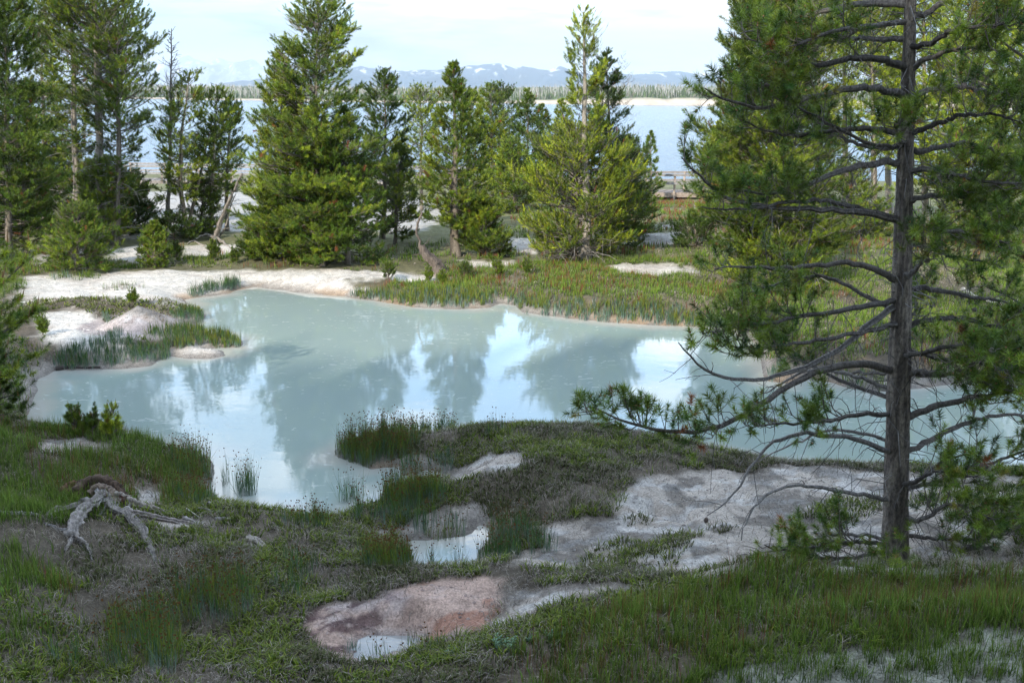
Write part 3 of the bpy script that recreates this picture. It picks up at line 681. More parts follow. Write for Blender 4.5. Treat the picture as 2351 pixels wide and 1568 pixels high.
    if nd:
        zd = H*(t0*.25+rng.random(nd)*(t0+.12)); az = rng.random(nd)*6.28; ld = R*(.35+.6*rng.random(nd)); s = np.linspace(0, 1, 6)
        D = np.stack([ld[:, None]*s*np.cos(az)[:, None], ld[:, None]*s*np.sin(az)[:, None], zd[:, None]+ld[:, None]*(.25*s-.55*s**2*rng.random((nd, 1)))], -1)
        D[..., :2] += axis_at(zd)[:, None, :2]; D += rng.normal(0, .02, D.shape)*s[None, :, None]
        D[..., 2] = np.maximum(D[..., 2], .03)
        wood.tubes(warp(D), (.006+.008*ld)[:, None]*np.linspace(1, .25, 6), 4, C=np.array([.30, .28, .26])*(.6+.6*rng.random((nd, 1))))
        for q in range(5):
            p, tt_ = lerp_poly(D, .25+.7*rng.random(nd)); dd = norm(tt_*.6+rng.normal(0, .5, tt_.shape)); l = ld*.3*(.4+rng.random(nd))
            p1 = p+dd*l[:, None]*.5; p2 = p+dd*l[:, None]-np.array([0, 0, 1])*(l*.2)[:, None]
            for a_ in (p1, p2): a_[:, 2] = np.maximum(a_[:, 2], .02)
            wood.tubes(warp(np.stack([p, p1, p2], 1)), np.tile([.005, .004, .002], (nd, 1)), 3, C=np.array([.28, .26, .24])*(.6+.6*rng.random((nd, 1))))
    wood.build('branches', M_TWIG, root)
    if cones_n:
        ii = rng.integers(0, len(TP), cones_n)
        cm_ = MB(); cone_shape(cm_)
        me = cm_.mesh('cone', M_TWIG)
        for p in warp(TP[ii]): o = link(me, 'cone', root); o.location = p+np.array([0, 0, -.02]); o.rotation_euler = tuple(rng.random(3)*6)
    return root
def cone_shape(mb, r=.024, h=.055):
    """small open pine cone: rings of scales"""
    g = np.random.default_rng(2)
    zz = np.linspace(0, 1, 7); rad = r*np.sin(np.clip(zz*.92+.06, 0, 1)*math.pi)**.7
    mb.tubes(np.stack([0*zz, 0*zz, zz*h], -1), rad*.7, 7, C=(.16, .12, .10))
    for i, t in enumerate(np.linspace(.08, .92, 7)):
        for k in range(7):
            a = k*2*math.pi/7+i*.45; rr = r*math.sin((t*.92+.06)*math.pi)**.7; d = np.array([math.cos(a), math.sin(a), 0]); s = np.array([-d[1], d[0], 0])
            p = np.array([0, 0, t*h])
            mb.add([p+d*rr*.4-s*.006, p+d*rr*.4+s*.006, p+d*rr*1.15+s*.005+[0, 0, .004], p+d*rr*1.15-s*.005+[0, 0, .004]], Q=[(0, 1, 2, 3)], C=(.34, .30, .28))

def px_tree(base, top, hw, **kw):
    """base, top: pixels in the 2351 x 1568 photo; hw: crown half width in px"""
    b = kw.pop('at', None); p = hit(*base) if b is None else atY(base[0], base[1], b)[0]
    if b is not None: p[2] = gz(p[0], p[1])
    t = atY(top[0], top[1], p[1])[0]; D = math.hypot(p[1], CAMH-p[2])
    return build_pine('pine_tree', p, t[2]-p[2], hw*D/F, lean=(t[0]-p[0], 0), **kw)

FB = 'pines on the far bank of the pool'; FL = 'pines of the left grove'; FR = 'pines of the right grove'
# the cluster in the middle
px_tree((728,603),(726,-14),152, label='tallest pine of the middle cluster, its tip reaching the top of the picture', group=FB, prof='broad', t0=.10, seed=11, dens=1.0, yellow=.45, tsize=1.1, elev=(-.15,.5), lod='mid', cones_n=24)
px_tree((668,596),(641,118),112, label='pine leaning out at the left shoulder of the middle cluster', group=FB, prof='cone', t0=.05, seed=12, yellow=.5, tsize=1.1, cones_n=14)
px_tree((736,612),(722,238),82, label='bright green young pine in front of the tallest tree of the middle cluster', group=FB, prof='cone', t0=.03, seed=13, yellow=.25, tint=.95, candle=.3)
px_tree((800,606),(790,250),100, label='dense green young pine at the right front of the middle cluster', group=FB, prof='cone', t0=.02, seed=14, yellow=.15, tint=1.0, candle=.25)
px_tree((655,600),(650,420),75, label='low bushy pine at the left foot of the middle cluster', group=FB, prof='broad', t0=.03, seed=15, yellow=.3)
px_tree((880,548),(884,165),58, label='slim dark spire of pine just right of the middle cluster', group=FB, prof='column', t0=.06, seed=16, yellow=.15, tint=.75, dens=.9, tsize=1.1)
px_tree((905,560),(915,330),62, label='small loose pine between the slim spire and the broken grey snag', group=FB, prof='cone', t0=.08, seed=17, yellow=.45, dens=.8)
px_tree((968,500),(967,204),62, at=44, label='distant round-headed pine standing behind the broken snag', group=FB, prof='column', t0=.15, seed=18, yellow=.55, lod='far', tint=.9)
px_tree((1046,588),(1043,146),82, label='pointed pine on a thick bare foot, right of the broken snag', group=FB, prof='cone', t0=.16, seed=19, yellow=.4, candle=.25, trunk_r=.15, tsize=1.1, cones_n=12)
px_tree((1066,560),(1083,206),60, label='second, shorter pine tip beside the pointed pine right of the broken snag', group=FB, prof='cone', t0=.12, seed=20, yellow=.5, candle=.2)
px_tree((1118,590),(1110,470),62, label='low spreading pine skirt on the right of the pointed pine', group=FB, prof='broad', t0=.04, seed=21, yellow=.4)
px_tree((1130,478),(1128,196),50, at=46, label='narrow yellowish pine in the back row above the white crust', group=FB, prof='column', t0=.05, seed=22, yellow=.6, lod='far', tsize=1.2)
px_tree((1155,478),(1155,192),48, at=52, label='dark rounded pine in the back row right of the narrow yellowish one', group=FB, prof='column', t0=.1, seed=23, yellow=.1, tint=.7, lod='far', tsize=1.2)
px_tree((1212,478),(1212,204),62, at=48, label='dense cone shaped pine in the middle of the back row', group=FB, prof='cone', t0=.04, seed=24, yellow=.3, tint=.85, lod='far', tsize=1.2)
px_tree((1250,478),(1246,238),40, at=54, label='small pine tip in the back row left of the half bare pine', group=FB, prof='cone', t0=.04, seed=25, yellow=.3, tint=.8, lod='far', tsize=1.2)
px_tree((1180,482),(1178,330),60, at=44, label='low green pine filling the foot of the back row', group=FB, prof='broad', t0=.02, seed=26, yellow=.4, lod='far', tsize=1.2)
px_tree((1295,500),(1290,226),45, at=40, label='orange tinged pine peeping over the left of the half bare pine', group=FB, prof='cone', t0=.1, seed=27, yellow=.8, tint=1.05, lod='far', dens=.8)
# half bare pine with a round mass of brooms below
px_tree((1346,598),(1339,26),45, label='half bare pine with a long grey trunk rising out of a round bush', group=FB, prof='column', t0=.40, seed=30, dens=.55, yellow=.8, tint=1.1, dead=30, trunk_r=.16, elev=(-.1,.9), up=.5, tsize=1.0, candle=0, gap=.2, trunkc=(.32,.29,.25))
px_tree((1325,598),(1328,300),132, label='big rounded bushy pine with upright yellow green shoots round the bare trunk', group=FB, prof='ball', t0=.03, seed=31, broom=True, yellow=.75, tint=1.0, dens=1.15, elev=(-.1,.7), tsize=1.15, dead=60, candle=0)
px_tree((1415,575),(1392,118),88, label='dark pine standing close behind the half bare pine', group=FB, prof='cone', t0=.04, seed=32, yellow=.15, tint=.75, dens=.9)
px_tree((1440,560),(1440,320),70, at=34, label='bushy pine at the right edge of the big rounded bush', group=FB, prof='broad', t0=.03, seed=33, yellow=.45, tint=.9)
px_tree((1494,505),(1494,302),26, at=50, label='thin wispy young pine against the lake right of the round bush', group=FB, prof='cone', t0=.05, seed=34, yellow=.3, dens=.7, lod='far')
# left grove
px_tree((20,590),(12,-60),110, label='massive dark pine at the left edge of the picture', group=FL, prof='broad', t0=.06, seed=40, yellow=.2, tint=.8, dens=1.2, tsize=1.1)
px_tree((110,560),(98,22),70, at=36, label='pointed pine behind the left grove, its tip clear of the others', group=FL, prof='cone', t0=.1, seed=41, yellow=.35, tint=.9, lod='far')
px_tree((172,556),(166,-120),95, label='tall pine with a straight grey trunk, second of the left grove', group=FL, prof='tall', t0=.22, seed=42, yellow=.4, dens=.85, dead=25, tsize=1.05, trunkc=(.3,.27,.24))
px_tree((240,560),(210,-160),118, label='tall pine with the long bare pale trunk in the left grove', group=FL, prof='tall', t0=.42, seed=43, yellow=.35, dens=.85, dead=40, tsize=1.05, trunkc=(.34,.30,.26), trunk_r=.16)
px_tree((268,562),(272,20),95, label='pine with a darker trunk leaning on the right of the bare trunked pine', group=FL, prof='tall', t0=.22, seed=44, yellow=.35, dens=.8, dead=30, tint=.9)
px_tree((60,582),(51,240),68, label='fresh green young pine with upright candles at the left', group=FL, prof='cone', t0=.06, seed=45, yellow=.3, candle=.4)
px_tree((228,560),(231,362),78, label='light green young pine in front of the bare trunked pine', group=FL, prof='cone', t0=.04, seed=46, yellow=.45, tint=1.1, candle=.4)
px_tree((175,622),(179,484),76, label='low dense young pine at the edge of the white crust on the left', group=FL, prof='broad', t0=.03, seed=47, yellow=.3, tint=1.05, candle=.4, tsize=.9)
px_tree((357,614),(353,512),32, label='small lone young pine on the grass beside the white crust', group=FL, prof='cone', t0=.03, seed=48, yellow=.3, candle=.45, tsize=.75, dens=1.3)
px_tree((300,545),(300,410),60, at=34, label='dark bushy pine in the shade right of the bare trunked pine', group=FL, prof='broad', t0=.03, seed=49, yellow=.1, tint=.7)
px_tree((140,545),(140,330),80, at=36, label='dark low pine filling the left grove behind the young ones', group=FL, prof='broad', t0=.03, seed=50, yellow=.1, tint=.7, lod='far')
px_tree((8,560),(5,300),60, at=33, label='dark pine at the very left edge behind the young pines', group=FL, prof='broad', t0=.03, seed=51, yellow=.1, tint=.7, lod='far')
px_tree((385,520),(394,205),44, at=36, label='pine under the bare snag top, its foliage thin and ragged', group=FL, prof='column', t0=.2, seed=52, dens=.55, yellow=.5, dead=25, gap=.25)
px_tree((432,548),(436,166),50, label='slender pine left of the leaning trunks, open crown', group=FL, prof='column', t0=.25, seed=53, dens=.65, yellow=.5, dead=25, bend=-.25, trunkc=(.33,.28,.22))
px_tree((428,545),(489,268),30, label='pine whose thin trunk leans strongly to the right', group=FL, prof='cone', t0=.55, seed=54, dens=.5, yellow=.5, dead=18, trunkc=(.33,.28,.22), trunk_r=.075)
px_tree((484,540),(498,204),58, label='pine with a pale straight trunk and flat right side, nearest the middle cluster', group=FL, prof='column', t0=.28, seed=55, dens=.8, yellow=.45, dead=30, trunkc=(.36,.30,.23))
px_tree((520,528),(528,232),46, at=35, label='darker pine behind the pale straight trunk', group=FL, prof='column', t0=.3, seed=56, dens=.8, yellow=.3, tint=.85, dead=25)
px_tree((460,545),(468,420),50, at=34, label='low pine thicket at the foot of the leaning trunks', group=FL, prof='broad', t0=.05, seed=57, dens=.6, yellow=.2, tint=.8, dead=20)
px_tree((590,590),(592,530),42, label='low sprawling pine bush at the left of the middle cluster', group=FB, prof='broad', t0=.02, seed=58, yellow=.3, tint=.9)
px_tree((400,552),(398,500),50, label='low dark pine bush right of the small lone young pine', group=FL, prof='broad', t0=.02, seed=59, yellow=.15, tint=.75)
# right grove
px_tree((1775,662),(1772,-130),168, label='large old pine at the left of the right grove, cones all over', group=FR, prof='broad', t0=.10, seed=60, dens=1.9, yellow=.4, tint=.8, dead=50, trunk_r=.2, tsize=1.05, cones_n=30, candle=.03, trunkc=(.32,.27,.22))
px_tree((1712,560),(1706,292),96, at=29, label='tight domed broom of upright shoots beside the large old pine', group=FR, prof='round', t0=.25, seed=61, broom=True, yellow=.6, dens=1.3, elev=(.0,.9), tsize=1.05, candle=0, dead=30)
px_tree((1600,566),(1590,492),55, label='dark green bush at the foot of the right grove, facing the meadow', group=FR, prof='round', t0=.03, seed=62, broom=True, yellow=.1, tint=.75, candle=0)
px_tree((1775,668),(1770,545),110, label='low sprawling pine bush under the large old pine', group=FR, prof='broad', t0=.02, seed=63, broom=True, yellow=.5, tint=.95, candle=0, dead=30)
px_tree((1655,560),(1650,280),38, at=36, label='yellowish pine arm rising against the lake left of the right grove', group=FR, prof='cone', t0=.35, seed=64, yellow=.8, dens=.6, dead=12)
for i, (bx, by, tx, ty, hw, Y, lab) in enumerate([
   (1880,548,1880,-60,80,38,'pale green pine seen between the old pine and the near dark trunk'),
   (1937,545,1932,-90,70,42,'background pine with a pale trunk just left of the near dark trunk'),
   (2003,540,2003,-60,80,37,'background pine, first of the two trunks close behind the near trunk'),
   (2036,540,2025,-120,80,40,'background pine, second of the two trunks close behind the near trunk'),
   (2120,550,2120,-100,100,36,'background pine right of the near dark trunk'),
   (2200,560,2200,-60,110,34,'leafy background pine half way between the near trunk and the right edge'),
   (2290,570,2290,-160,110,33,'background pine near the right edge'),
   (2370,590,2360,-100,110,31,'background pine cut by the right edge')]):
    px_tree((bx,by),(tx,ty),hw, at=Y, label=lab, group=FR, prof='tall' if i < 4 else 'broad', t0=.28 if i < 4 else .14, seed=70+i, yellow=.7, tint=1.1, lod='far', tsize=1.15, dens=.8, trunkc=(.34,.30,.26), candle=.02)
px_tree((1950,590),(1950,390),90, at=33, label='bushy young pine in the meadow behind the near trunk', group=FR, prof='broad', t0=.03, seed=80, yellow=.4, lod='far')
px_tree((2260,610),(2260,420),90, at=30, label='bushy young pine low at the right behind the near boughs', group=FR, prof='broad', t0=.03, seed=81, yellow=.3, lod='far', tint=.85)

# ------------------------------------------------------------------ bare snag, leaning dead trunks, logs
def wob_line(pts, n, amp, seed):
    pts = np.asarray(pts, float); g = np.random.default_rng(seed)
    d = np.concatenate([[0], np.cumsum(np.linalg.norm(np.diff(pts, axis=0), axis=1))]); t = np.linspace(0, d[-1], n)
    P = np.stack([np.interp(t, d, pts[:, i]) for i in range(3)], -1)
    k = np.ones(5)/5
    for i in range(3):
        q = np.pad(P[:, i], 2, mode='edge'); P[1:-1, i] = np.convolve(q, k, 'valid')[1:-1]
    P[1:-1] += g.normal(0, amp, (n-2, 3)); return P
def dead_twigs(mb, P, n, l, seed, C=(.24, .22, .21), r=.006, up=.5, sub=3):
    g = np.random.default_rng(seed); s = .15+.83*g.random(n); p, t = lerp_poly(np.repeat(P[None], n, 0), s)
    d = norm(np.cross(t, g.normal(0, 1, (n, 3)))+np.array([0, 0, up])*.6+t*.4); L_ = l*(1.15-s)*(.5+.8*g.random(n))
    q = np.stack([p, p+d*L_[:, None]*.5-[0, 0, .01], p+d*L_[:, None]+np.array([0, 0, up])*L_[:, None]*.3], 1)
    mb.tubes(q, np.stack([np.full(n, r), np.full(n, r*.7), np.full(n, r*.35)], 1), 3, C=C)
    for k in range(sub):
        p, t = lerp_poly(q, .3+.6*g.random(n)); d2 = norm(t+g.normal(0, .6, t.shape)); l2 = L_*.35
        mb.tubes(np.stack([p, p+d2*l2[:, None]], 1), np.tile([r*.5, r*.3], (n, 1)), 3, C=C)
b = atY(381, 490, 36)[0]; b[2] = gz(b[0], b[1])
root = empty('dead_snag', tuple(b), 'thin bare dead snag poking above the left grove, twigs at its top', 'dead tree')
tp = atY(394, 66, 36)[0]-b; P = wob_line([(0, 0, -.1), tuple(tp*.5+[.05, 0, 0]), tuple(tp)], 20, .01, 3)
mb = MB(); mb.tubes(P, np.linspace(.085, .014, 20), 7, C=(.20, .18, .165)); mb.build('trunk', M_BARK, root, True)
mb = MB(); dead_twigs(mb, P[7:], 95, .95, 5, C=(.13, .115, .105), r=.013, up=.35); mb.build('branches', M_TWIG, root)
def dead_trunk(pts, r0, r1, name, label, cat, seed, twigs=0, step=False, C=(.40, .36, .32), roots=()):
    W = [hit(*pts[0])]; Y0 = W[0][1]
    for i, p in enumerate(pts[1:]): W.append(atY(p[0], p[1], Y0+(p[2] if len(p) > 2 else 0))[0])
    W = np.array(W); base = W[0].copy(); W = W-base; W[0, 2] -= .05
    root = empty(name, tuple(base), label, cat)
    P = wob_line(W, 22, r0*.12, seed); mb = MB(); rr = np.linspace(r0, r1, 22)*(1+.25*np.random.default_rng(seed).random(22)); rr = np.where(np.linspace(0, 1, 22) > .52, np.minimum(rr, .028), rr) if step else rr; mb.tubes(P, rr, 12, C=C, rough=.45, seed=seed); mb.build('trunk', M_WEATHERED, root, True)
    if twigs: mb = MB(); dead_twigs(mb, P, twigs, .6, seed, C=np.array(C)*.8, r=.01); mb.build('branches', M_TWIG, root)
    for k, rt in enumerate(roots):
        R_ = []
        for q in rt:
            h = hit(q[0], q[1]); h[2] += (q[2] if len(q) > 2 else .03); R_.append(h-base)
        mb = MB(); P = wob_line(R_, 14, .012, seed+k); mb.tubes(P, np.linspace(r0*.7, .012, 14), 8, C=C, rough=.4, seed=k); mb.build('root', M_WEATHERED, root, True)
    return root
dead_trunk([(491,552),(508,500),(532,450),(556,398)], .085, .03, 'dead_tree', 'grey dead trunk leaning to the right out of forked roots', 'dead tree', 5, twigs=14,
           roots=[[(491,552,.1),(470,545,.12),(450,552,.05),(430,562,.03)], [(491,552,.1),(510,560,.08),(530,572,.03)], [(491,550,.1),(500,565,.03)]])
dead_trunk([(497,548),(520,520),(530,470),(542,445)], .03, .012, 'dead_branch', 'thin curved dead stem rising beside the grey leaning trunk', 'dead branch', 6)
dead_trunk([(1022,628),(1000,604),(972,580),(957,541),(960,512),(966,480)], .17, .012, 'broken_snag', 'broken weathered snag twisting up between the spire and the pointed pine', 'dead tree', 8, twigs=6, step=True, C=(.20, .165, .14))
def lying(name, pts, r0, r1, label, cat, seed, C=(.40, .36, .32), K=9, amp=.1, mat=None, dz=0.0):
    W = []
    for q in pts:
        h = hit(q[0], q[1]); h[2] += dz+(q[2] if len(q) > 2 else r0*.5); W.append(h)
    W = np.array(W); base = W[0].copy(); P = wob_line(W-base, 20, r0*amp, seed); mb = MB(); mb.tubes(P, np.linspace(r0, r1, 20)*(1+.2*np.random.default_rng(seed).random(20)), K, C=C, rough=.4, seed=seed)
    o = mb.build(name, mat or M_WEATHERED, None, True); o.location = base; return tag(o, label, cat)
lying('fallen_branch', [(540,585),(560,572),(585,560),(598,552)], .05, .025, 'pale bare branch lying in the dry grass left of the middle cluster', 'fallen branch', 3, C=(.55, .5, .45))
lying('fallen_branch', [(430,545),(455,560),(470,566)], .035, .02, 'short grey stick lying under the leaning trunks', 'fallen branch', 4)
lying('fallen_branch', [(128,849),(160,845),(190,847),(230,845)], .035, .012, 'dark thin stick lying in the shallows at the left bank', 'fallen branch', 7, C=(.06, .05, .045), mat=M_TWIG)
lying('fallen_log', [(1405,565),(1445,548),(1480,560)], .05, .03, 'grey half buried log at the foot of the big rounded bush', 'fallen log', 9, C=(.3, .27, .24))
lying('fallen_branch', [(2210,668),(2250,690),(2290,700),(2340,692)], .05, .02, 'bleached forked branch on the grass at the right edge', 'fallen branch', 10, C=(.62, .57, .5))
lying('fallen_branch', [(2290,690),(2300,715),(2320,735)], .045, .02, 'bleached stub lying across the forked branch at the right edge', 'fallen branch', 12, C=(.62, .57, .5))

# ------------------------------------------------------------------ boardwalks
def boardwalk(pa, pb, label, bays, width=2.0, rail=True, deckh=.35, name='boardwalk', C=(.29, .235, .20), G=(.27, .255, .25)):
    a = np.array(pa, float); b = np.array(pb, float); d = b-a; L_ = np.linalg.norm(d[:2]); ax = norm(np.array([d[0], d[1], 0])); sd = np.array([-ax[1], ax[0], 0])
    root = empty(name, tuple(a), label, 'boardwalk')
    z = deckh; g_ = np.random.default_rng(5)
    mb = MB(); n = int(L_/.16)
    for i in range(n):
        mb.box(ax*(i+.5)*L_/n+[0, 0, z+(d[2])*(i+.5)/n], (L_/n-.012, width, .045), ax, C=np.array(C)*(.75+.5*g_.random()))
    mb.build('deck', M_PLANK, root)
    for s in (-1, 1):
        mb = MB(); mb.box(ax*L_/2+sd*s*(width/2+.024)+[0, 0, z-.10+d[2]/2], (L_, .045, .24), ax+np.array([0, 0, d[2]/L_]), C=np.array(C)*1.1); mb.build('joist', M_PLANK, root)
    for s in (-1, 1):
        for i in range(bays+1):
            p = ax*L_*i/bays+sd*s*(width/2+.098)+[0, 0, d[2]*i/bays]; gzz = float(gz(a[0]+p[0], a[1]+p[1]))-a[2]
            top = z+p[2]+1.02; mb = MB(); mb.box((p[0], p[1], (top+gzz-.1)/2), (.10, .10, top-gzz+.1), ax, C=(.38, .31, .26)); mb.build('post', M_PLANK, root)
        for h in (.95, .52):
            mb = MB(); mb.box(ax*L_/2+sd*s*(width/2+.20)+[0, 0, z+h+d[2]/2], (L_+.3, .10, .13), ax+np.array([0, 0, d[2]/L_]), C=G); mb.build('rail', M_WEATHERED if False else M_PLANK, root)
    return root
p1 = atY(1370, 470, 56)[0]; p2 = atY(1690, 470, 53)[0]
for p in (p1, p2): p[2] = gz(p[0], p[1])
boardwalk(p1, p2, 'wooden boardwalk with two-rail fence in the meadow on the right', 5)
p1 = atY(300, 450, 66)[0]; p2 = atY(1180, 450, 72)[0]
for p in (p1, p2): p[2] = gz(p[0], p[1])
boardwalk(p1, p2, 'long grey railed boardwalk crossing the white flats behind the left grove', 12, C=(.33, .29, .26), G=(.36, .34, .33))
# ------------------------------------------------------------------ the near pine on the right
def near_pine():
    rng = np.random.default_rng(77)
    base = hit(2055, 1292); Y0 = base[1]
    root = empty('pine_tree', tuple(base), 'big near pine with a dark scaly trunk and boughs reaching out over the pool', 'pine tree')
    TR = [(2052,1330,0),(2054,1290,0),(2056,1180,0),(2059,1040,0),(2063,900,0),(2067,760,0),(2072,620,0),(2074,500,0),(2078,380,0),(2083,250,0),(2087,130,0),(2090,0,0),(2093,-120,0),(2096,-260,0),(2100,-420,0)]
    W = np.array([atY(a, b_, Y0)[0] for a, b_, _ in TR])-base
    px_r = np.array([46, 38, 35, 34, 33, 30, 28, 25.5, 23.5, 20.5, 18, 15.5, 13, 9, 3])*.72
    dist = np.linalg.norm(W+base-[0, 0, CAMH], axis=1); rad = px_r*dist/F
    n = 120; t = np.linspace(0, 1, n); s = np.linspace(0, 1, len(W))
    C = np.stack([np.interp(t, s, W[:, i]) for i in range(3)], -1); R = np.interp(t, s, rad); K = 40
    a = np.arange(K)*2*math.pi/K
    zz = C[:, 2][:, None]; aa = a[None]
    bump_ = (fbm(aa*4.5+zz*0, zz*7, 3, 3)-.5)*.035+(fbm(aa*11, zz*22, 6, 2)-.5)*.018
    bump_[:, -1] = bump_[:, 0]
    RR = R[:, None]*(1+.0*bump_)+bump_*np.clip(R[:, None]/.15, .3, 1)
    V = C[:, None]+np.stack([RR*np.cos(a), RR*np.sin(a), 0*RR], -1)
    ii = np.arange(n*K).reshape(n, K); jj = np.roll(ii, -1, 1)
    q = np.stack([ii[:-1], jj[:-1], jj[1:], ii[1:]], -1).reshape(-1, 4)
    col = np.array([.12, .102, .09])*(.35+1.4*fbm(aa*5, zz*9, 8, 3))[..., None]
    pale = sstep(.52, .60, fbm(aa*3.5+9, zz*5, 12, 4))[..., None]; col = col*(1-pale)+pale*np.array([.25, .215, .18])
    link(mesh_np('trunk', V, quads=q, col=col, mat=M_BARK, smooth=True), 'trunk', root)
    def wp(pts, dy):
        """pixels in the photo -> points that leave the trunk plane by dy metres at the tip"""
        P = []
        pts = np.asarray(pts, float); d = np.concatenate([[0], np.cumsum(np.hypot(*np.diff(pts, axis=0).T))]); d /= d[-1]
        for (u, v), k in zip(pts, d): P.append(atY(u, v, Y0+dy*k)[0]-base)
        return np.array(P)
    # (pixels, depth change, first radius, foliage start, foliage density)   foliage start > 1: bare bough
    LB = [
     ([(2088,13),(2003,6),(1917,19),(1840,39),(1760,66),(1700,80)], .6, .045, .25, 1.4),
     ([(2085,50),(2016,53),(1960,71),(1909,73),(1850,95),(1780,110)], -.8, .032, .25, 1.4),
     ([(2083,88),(2025,79),(1982,88),(1939,101),(1870,108),(1800,140)], .9, .034, .3, 1.2),
     ([(2080,162),(2046,144),(1995,133),(1943,137),(1900,148),(1849,146),(1806,129),(1750,100),(1715,90)], -.5, .045, .3, 1.3),
     ([(2078,222),(2025,204),(1960,198),(1896,215),(1832,236),(1771,249),(1720,247),(1660,232),(1618,203)], -.9, .045, .38, 1.4),
     ([(2075,308),(2003,296),(1917,296),(1853,305),(1797,313),(1754,300),(1705,275)], .3, .04, .35, 1.3),
     ([(2072,370),(1990,385),(1930,393),(1875,412),(1810,434),(1767,451),(1716,447),(1640,438)], -.7, .042, .35, 1.2),
     ([(2070,508),(1982,492),(1896,477),(1810,477),(1724,470),(1638,455),(1597,410),(1565,362)], -1.2, .04, .55, .35),
     ([(2070,500),(1950,470),(1860,460),(1780,470),(1700,480),(1610,475)], -1.0, .03, .5, .3),
     ([(2068,645),(1995,614),(1939,603),(1896,603),(1832,614),(1754,616),(1694,610),(1640,618)], -.6, .04, .5, .25),
     ([(2066,720),(1980,665),(1900,640),(1820,640),(1750,655),(1690,672)], .9, .03, .4, .35),
     ([(2065,700),(2003,743),(1956,790),(1886,828),(1816,851),(1745,870),(1675,879),(1628,860),(1591,828),(1558,787)], -1.0, .042, 1.2, 0),
     ([(2066,690),(2000,700),(1930,716),(1850,722),(1770,740),(1690,752),(1612,766)], -1.3, .036, .42, 1.7),
     ([(2066,740),(1990,760),(1900,780),(1820,790),(1740,800),(1660,790)], -.8, .03, .45, 1.5),
     ([(2060,852),(2003,837),(1956,832),(1909,842),(1862,860),(1816,879),(1769,912),(1722,945),(1675,973),(1609,996),(1548,996),(1464,982),(1394,959),(1362,934)], -1.6, .048, .56, 1.7),
     ([(2060,900),(1990,870),(1920,850),(1850,850),(1790,880),(1740,905)], .8, .03, 1.2, 0),
     ([(2058,955),(1956,954),(1886,963),(1816,973),(1769,976),(1720,985)], -.9, .032, .3, 1.3),
     ([(2056,1043),(1979,1020),(1909,996),(1853,989),(1792,999),(1755,1024),(1722,1067),(1698,1109),(1666,1156),(1623,1184)], -1.1, .034, 1.2, 0),
     ([(2056,1020),(1960,990),(1900,985),(1850,1010),(1800,1020),(1740,1060)], .5, .022, 1.2, 0),
     ([(2055,1150),(1956,1132),(1886,1116),(1816,1113),(1759,1134),(1722,1165),(1703,1202),(1702,1240)], -.8, .030, 1.2, 0),
     ([(2053,1248),(1980,1238),(1930,1245),(1850,1262),(1770,1258),(1755,1250)], -.9, .03, .3, 1.6),
     ([(2053,1265),(1990,1275),(1920,1280),(1850,1285)], -.6, .025, .3, 1.3),
     ([(2053,1240),(1980,1225),(1900,1225),(1800,1262),(1690,1276)], -.5, .024, 1.2, 0),
     ([(2053,1290),(2010,1315),(1975,1335),(1930,1380)], -.9, .026, 1.2, 0),
     ([(2053,1280),(2030,1300),(2040,1325),(2060,1345)], -1.0, .024, .3, 1.6),
    ]
    RB = [
     ([(2088,40),(2130,20),(2180,0),(2240,-30),(2300,-40)], .3, .04, .3, 1.4),
     ([(2085,110),(2140,90),(2200,70),(2270,60),(2330,40)], -.9, .034, .3, 1.3),
     ([(2084,170),(2119,142),(2150,124),(2210,110),(2290,115)], -.4, .04, .3, 1.5),
     ([(2080,230),(2140,205),(2210,200),(2280,215),(2351,205)], .6, .034, .2, 1.3),
     ([(2078,312),(2141,288),(2200,265),(2270,262),(2340,280)], -.7, .038, .25, 1.6),
     ([(2076,350),(2145,335),(2197,337),(2261,339),(2330,350)], .2, .042, .35, 1.3),
     ([(2075,400),(2130,390),(2200,400),(2280,420),(2360,425)], -1.1, .034, .2, 1.7),
     ([(2073,462),(2125,455),(2167,447),(2240,460),(2330,480)], -.6, .036, .25, 1.7),
     ([(2072,520),(2120,520),(2180,530),(2260,545),(2340,560)], -1.2, .03, .2, 1.6),
     ([(2070,560),(2130,570),(2200,590),(2290,610)], .7, .03, .2, 1.2),
     ([(2070,640),(2105,620),(2120,590),(2150,560)], -.9, .028, .5, 1.2),
     ([(2068,668),(2140,668),(2210,672),(2290,690),(2351,720)], .4, .034, .4, .8),
     ([(2066,755),(2110,740),(2143,729),(2214,732),(2284,748),(2351,767),(2420,800)], .2, .044, .4, 1.3),
     ([(2064,820),(2120,800),(2190,800),(2260,820),(2340,850)], -1.2, .034, .15, 2.0),
     ([(2063,860),(2120,850),(2180,860),(2260,880),(2351,900)], -.8, .036, .2, 2.0),
     ([(2062,960),(2092,957),(2143,935),(2237,907),(2320,900),(2420,905)], -.5, .046, .35, 1.9),
     ([(2060,1040),(2092,1036),(2153,996),(2214,973),(2284,954),(2351,949),(2440,960)], .3, .040, .4, 1.0),
     ([(2058,1115),(2087,1110),(2143,1080),(2190,1043),(2240,1035)], -.6, .024, 1.2, 0),
     ([(2057,1125),(2092,1121),(2167,1106),(2260,1062),(2351,1038),(2430,1030)], .2, .034, .3, 1.1),
     ([(2057,1110),(2120,1095),(2190,1085),(2250,1090)], -.9, .028, .25, 1.7),
     ([(2056,1180),(2110,1190),(2160,1170),(2220,1160),(2300,1190)], -.7, .030, .2, 1.6),
     ([(2055,1230),(2120,1240),(2190,1230),(2260,1240),(2320,1230)], -.3, .026, .25, 1.4),
     ([(2060,1318),(2120,1296),(2190,1273),(2260,1240),(2351,1202),(2440,1170)], .2, .062, .3, 1.0),
     ([(2230,1255),(2290,1262),(2330,1280),(2380,1310)], .1, .028, 1.2, 0),
    ]
    boughs = LB+RB
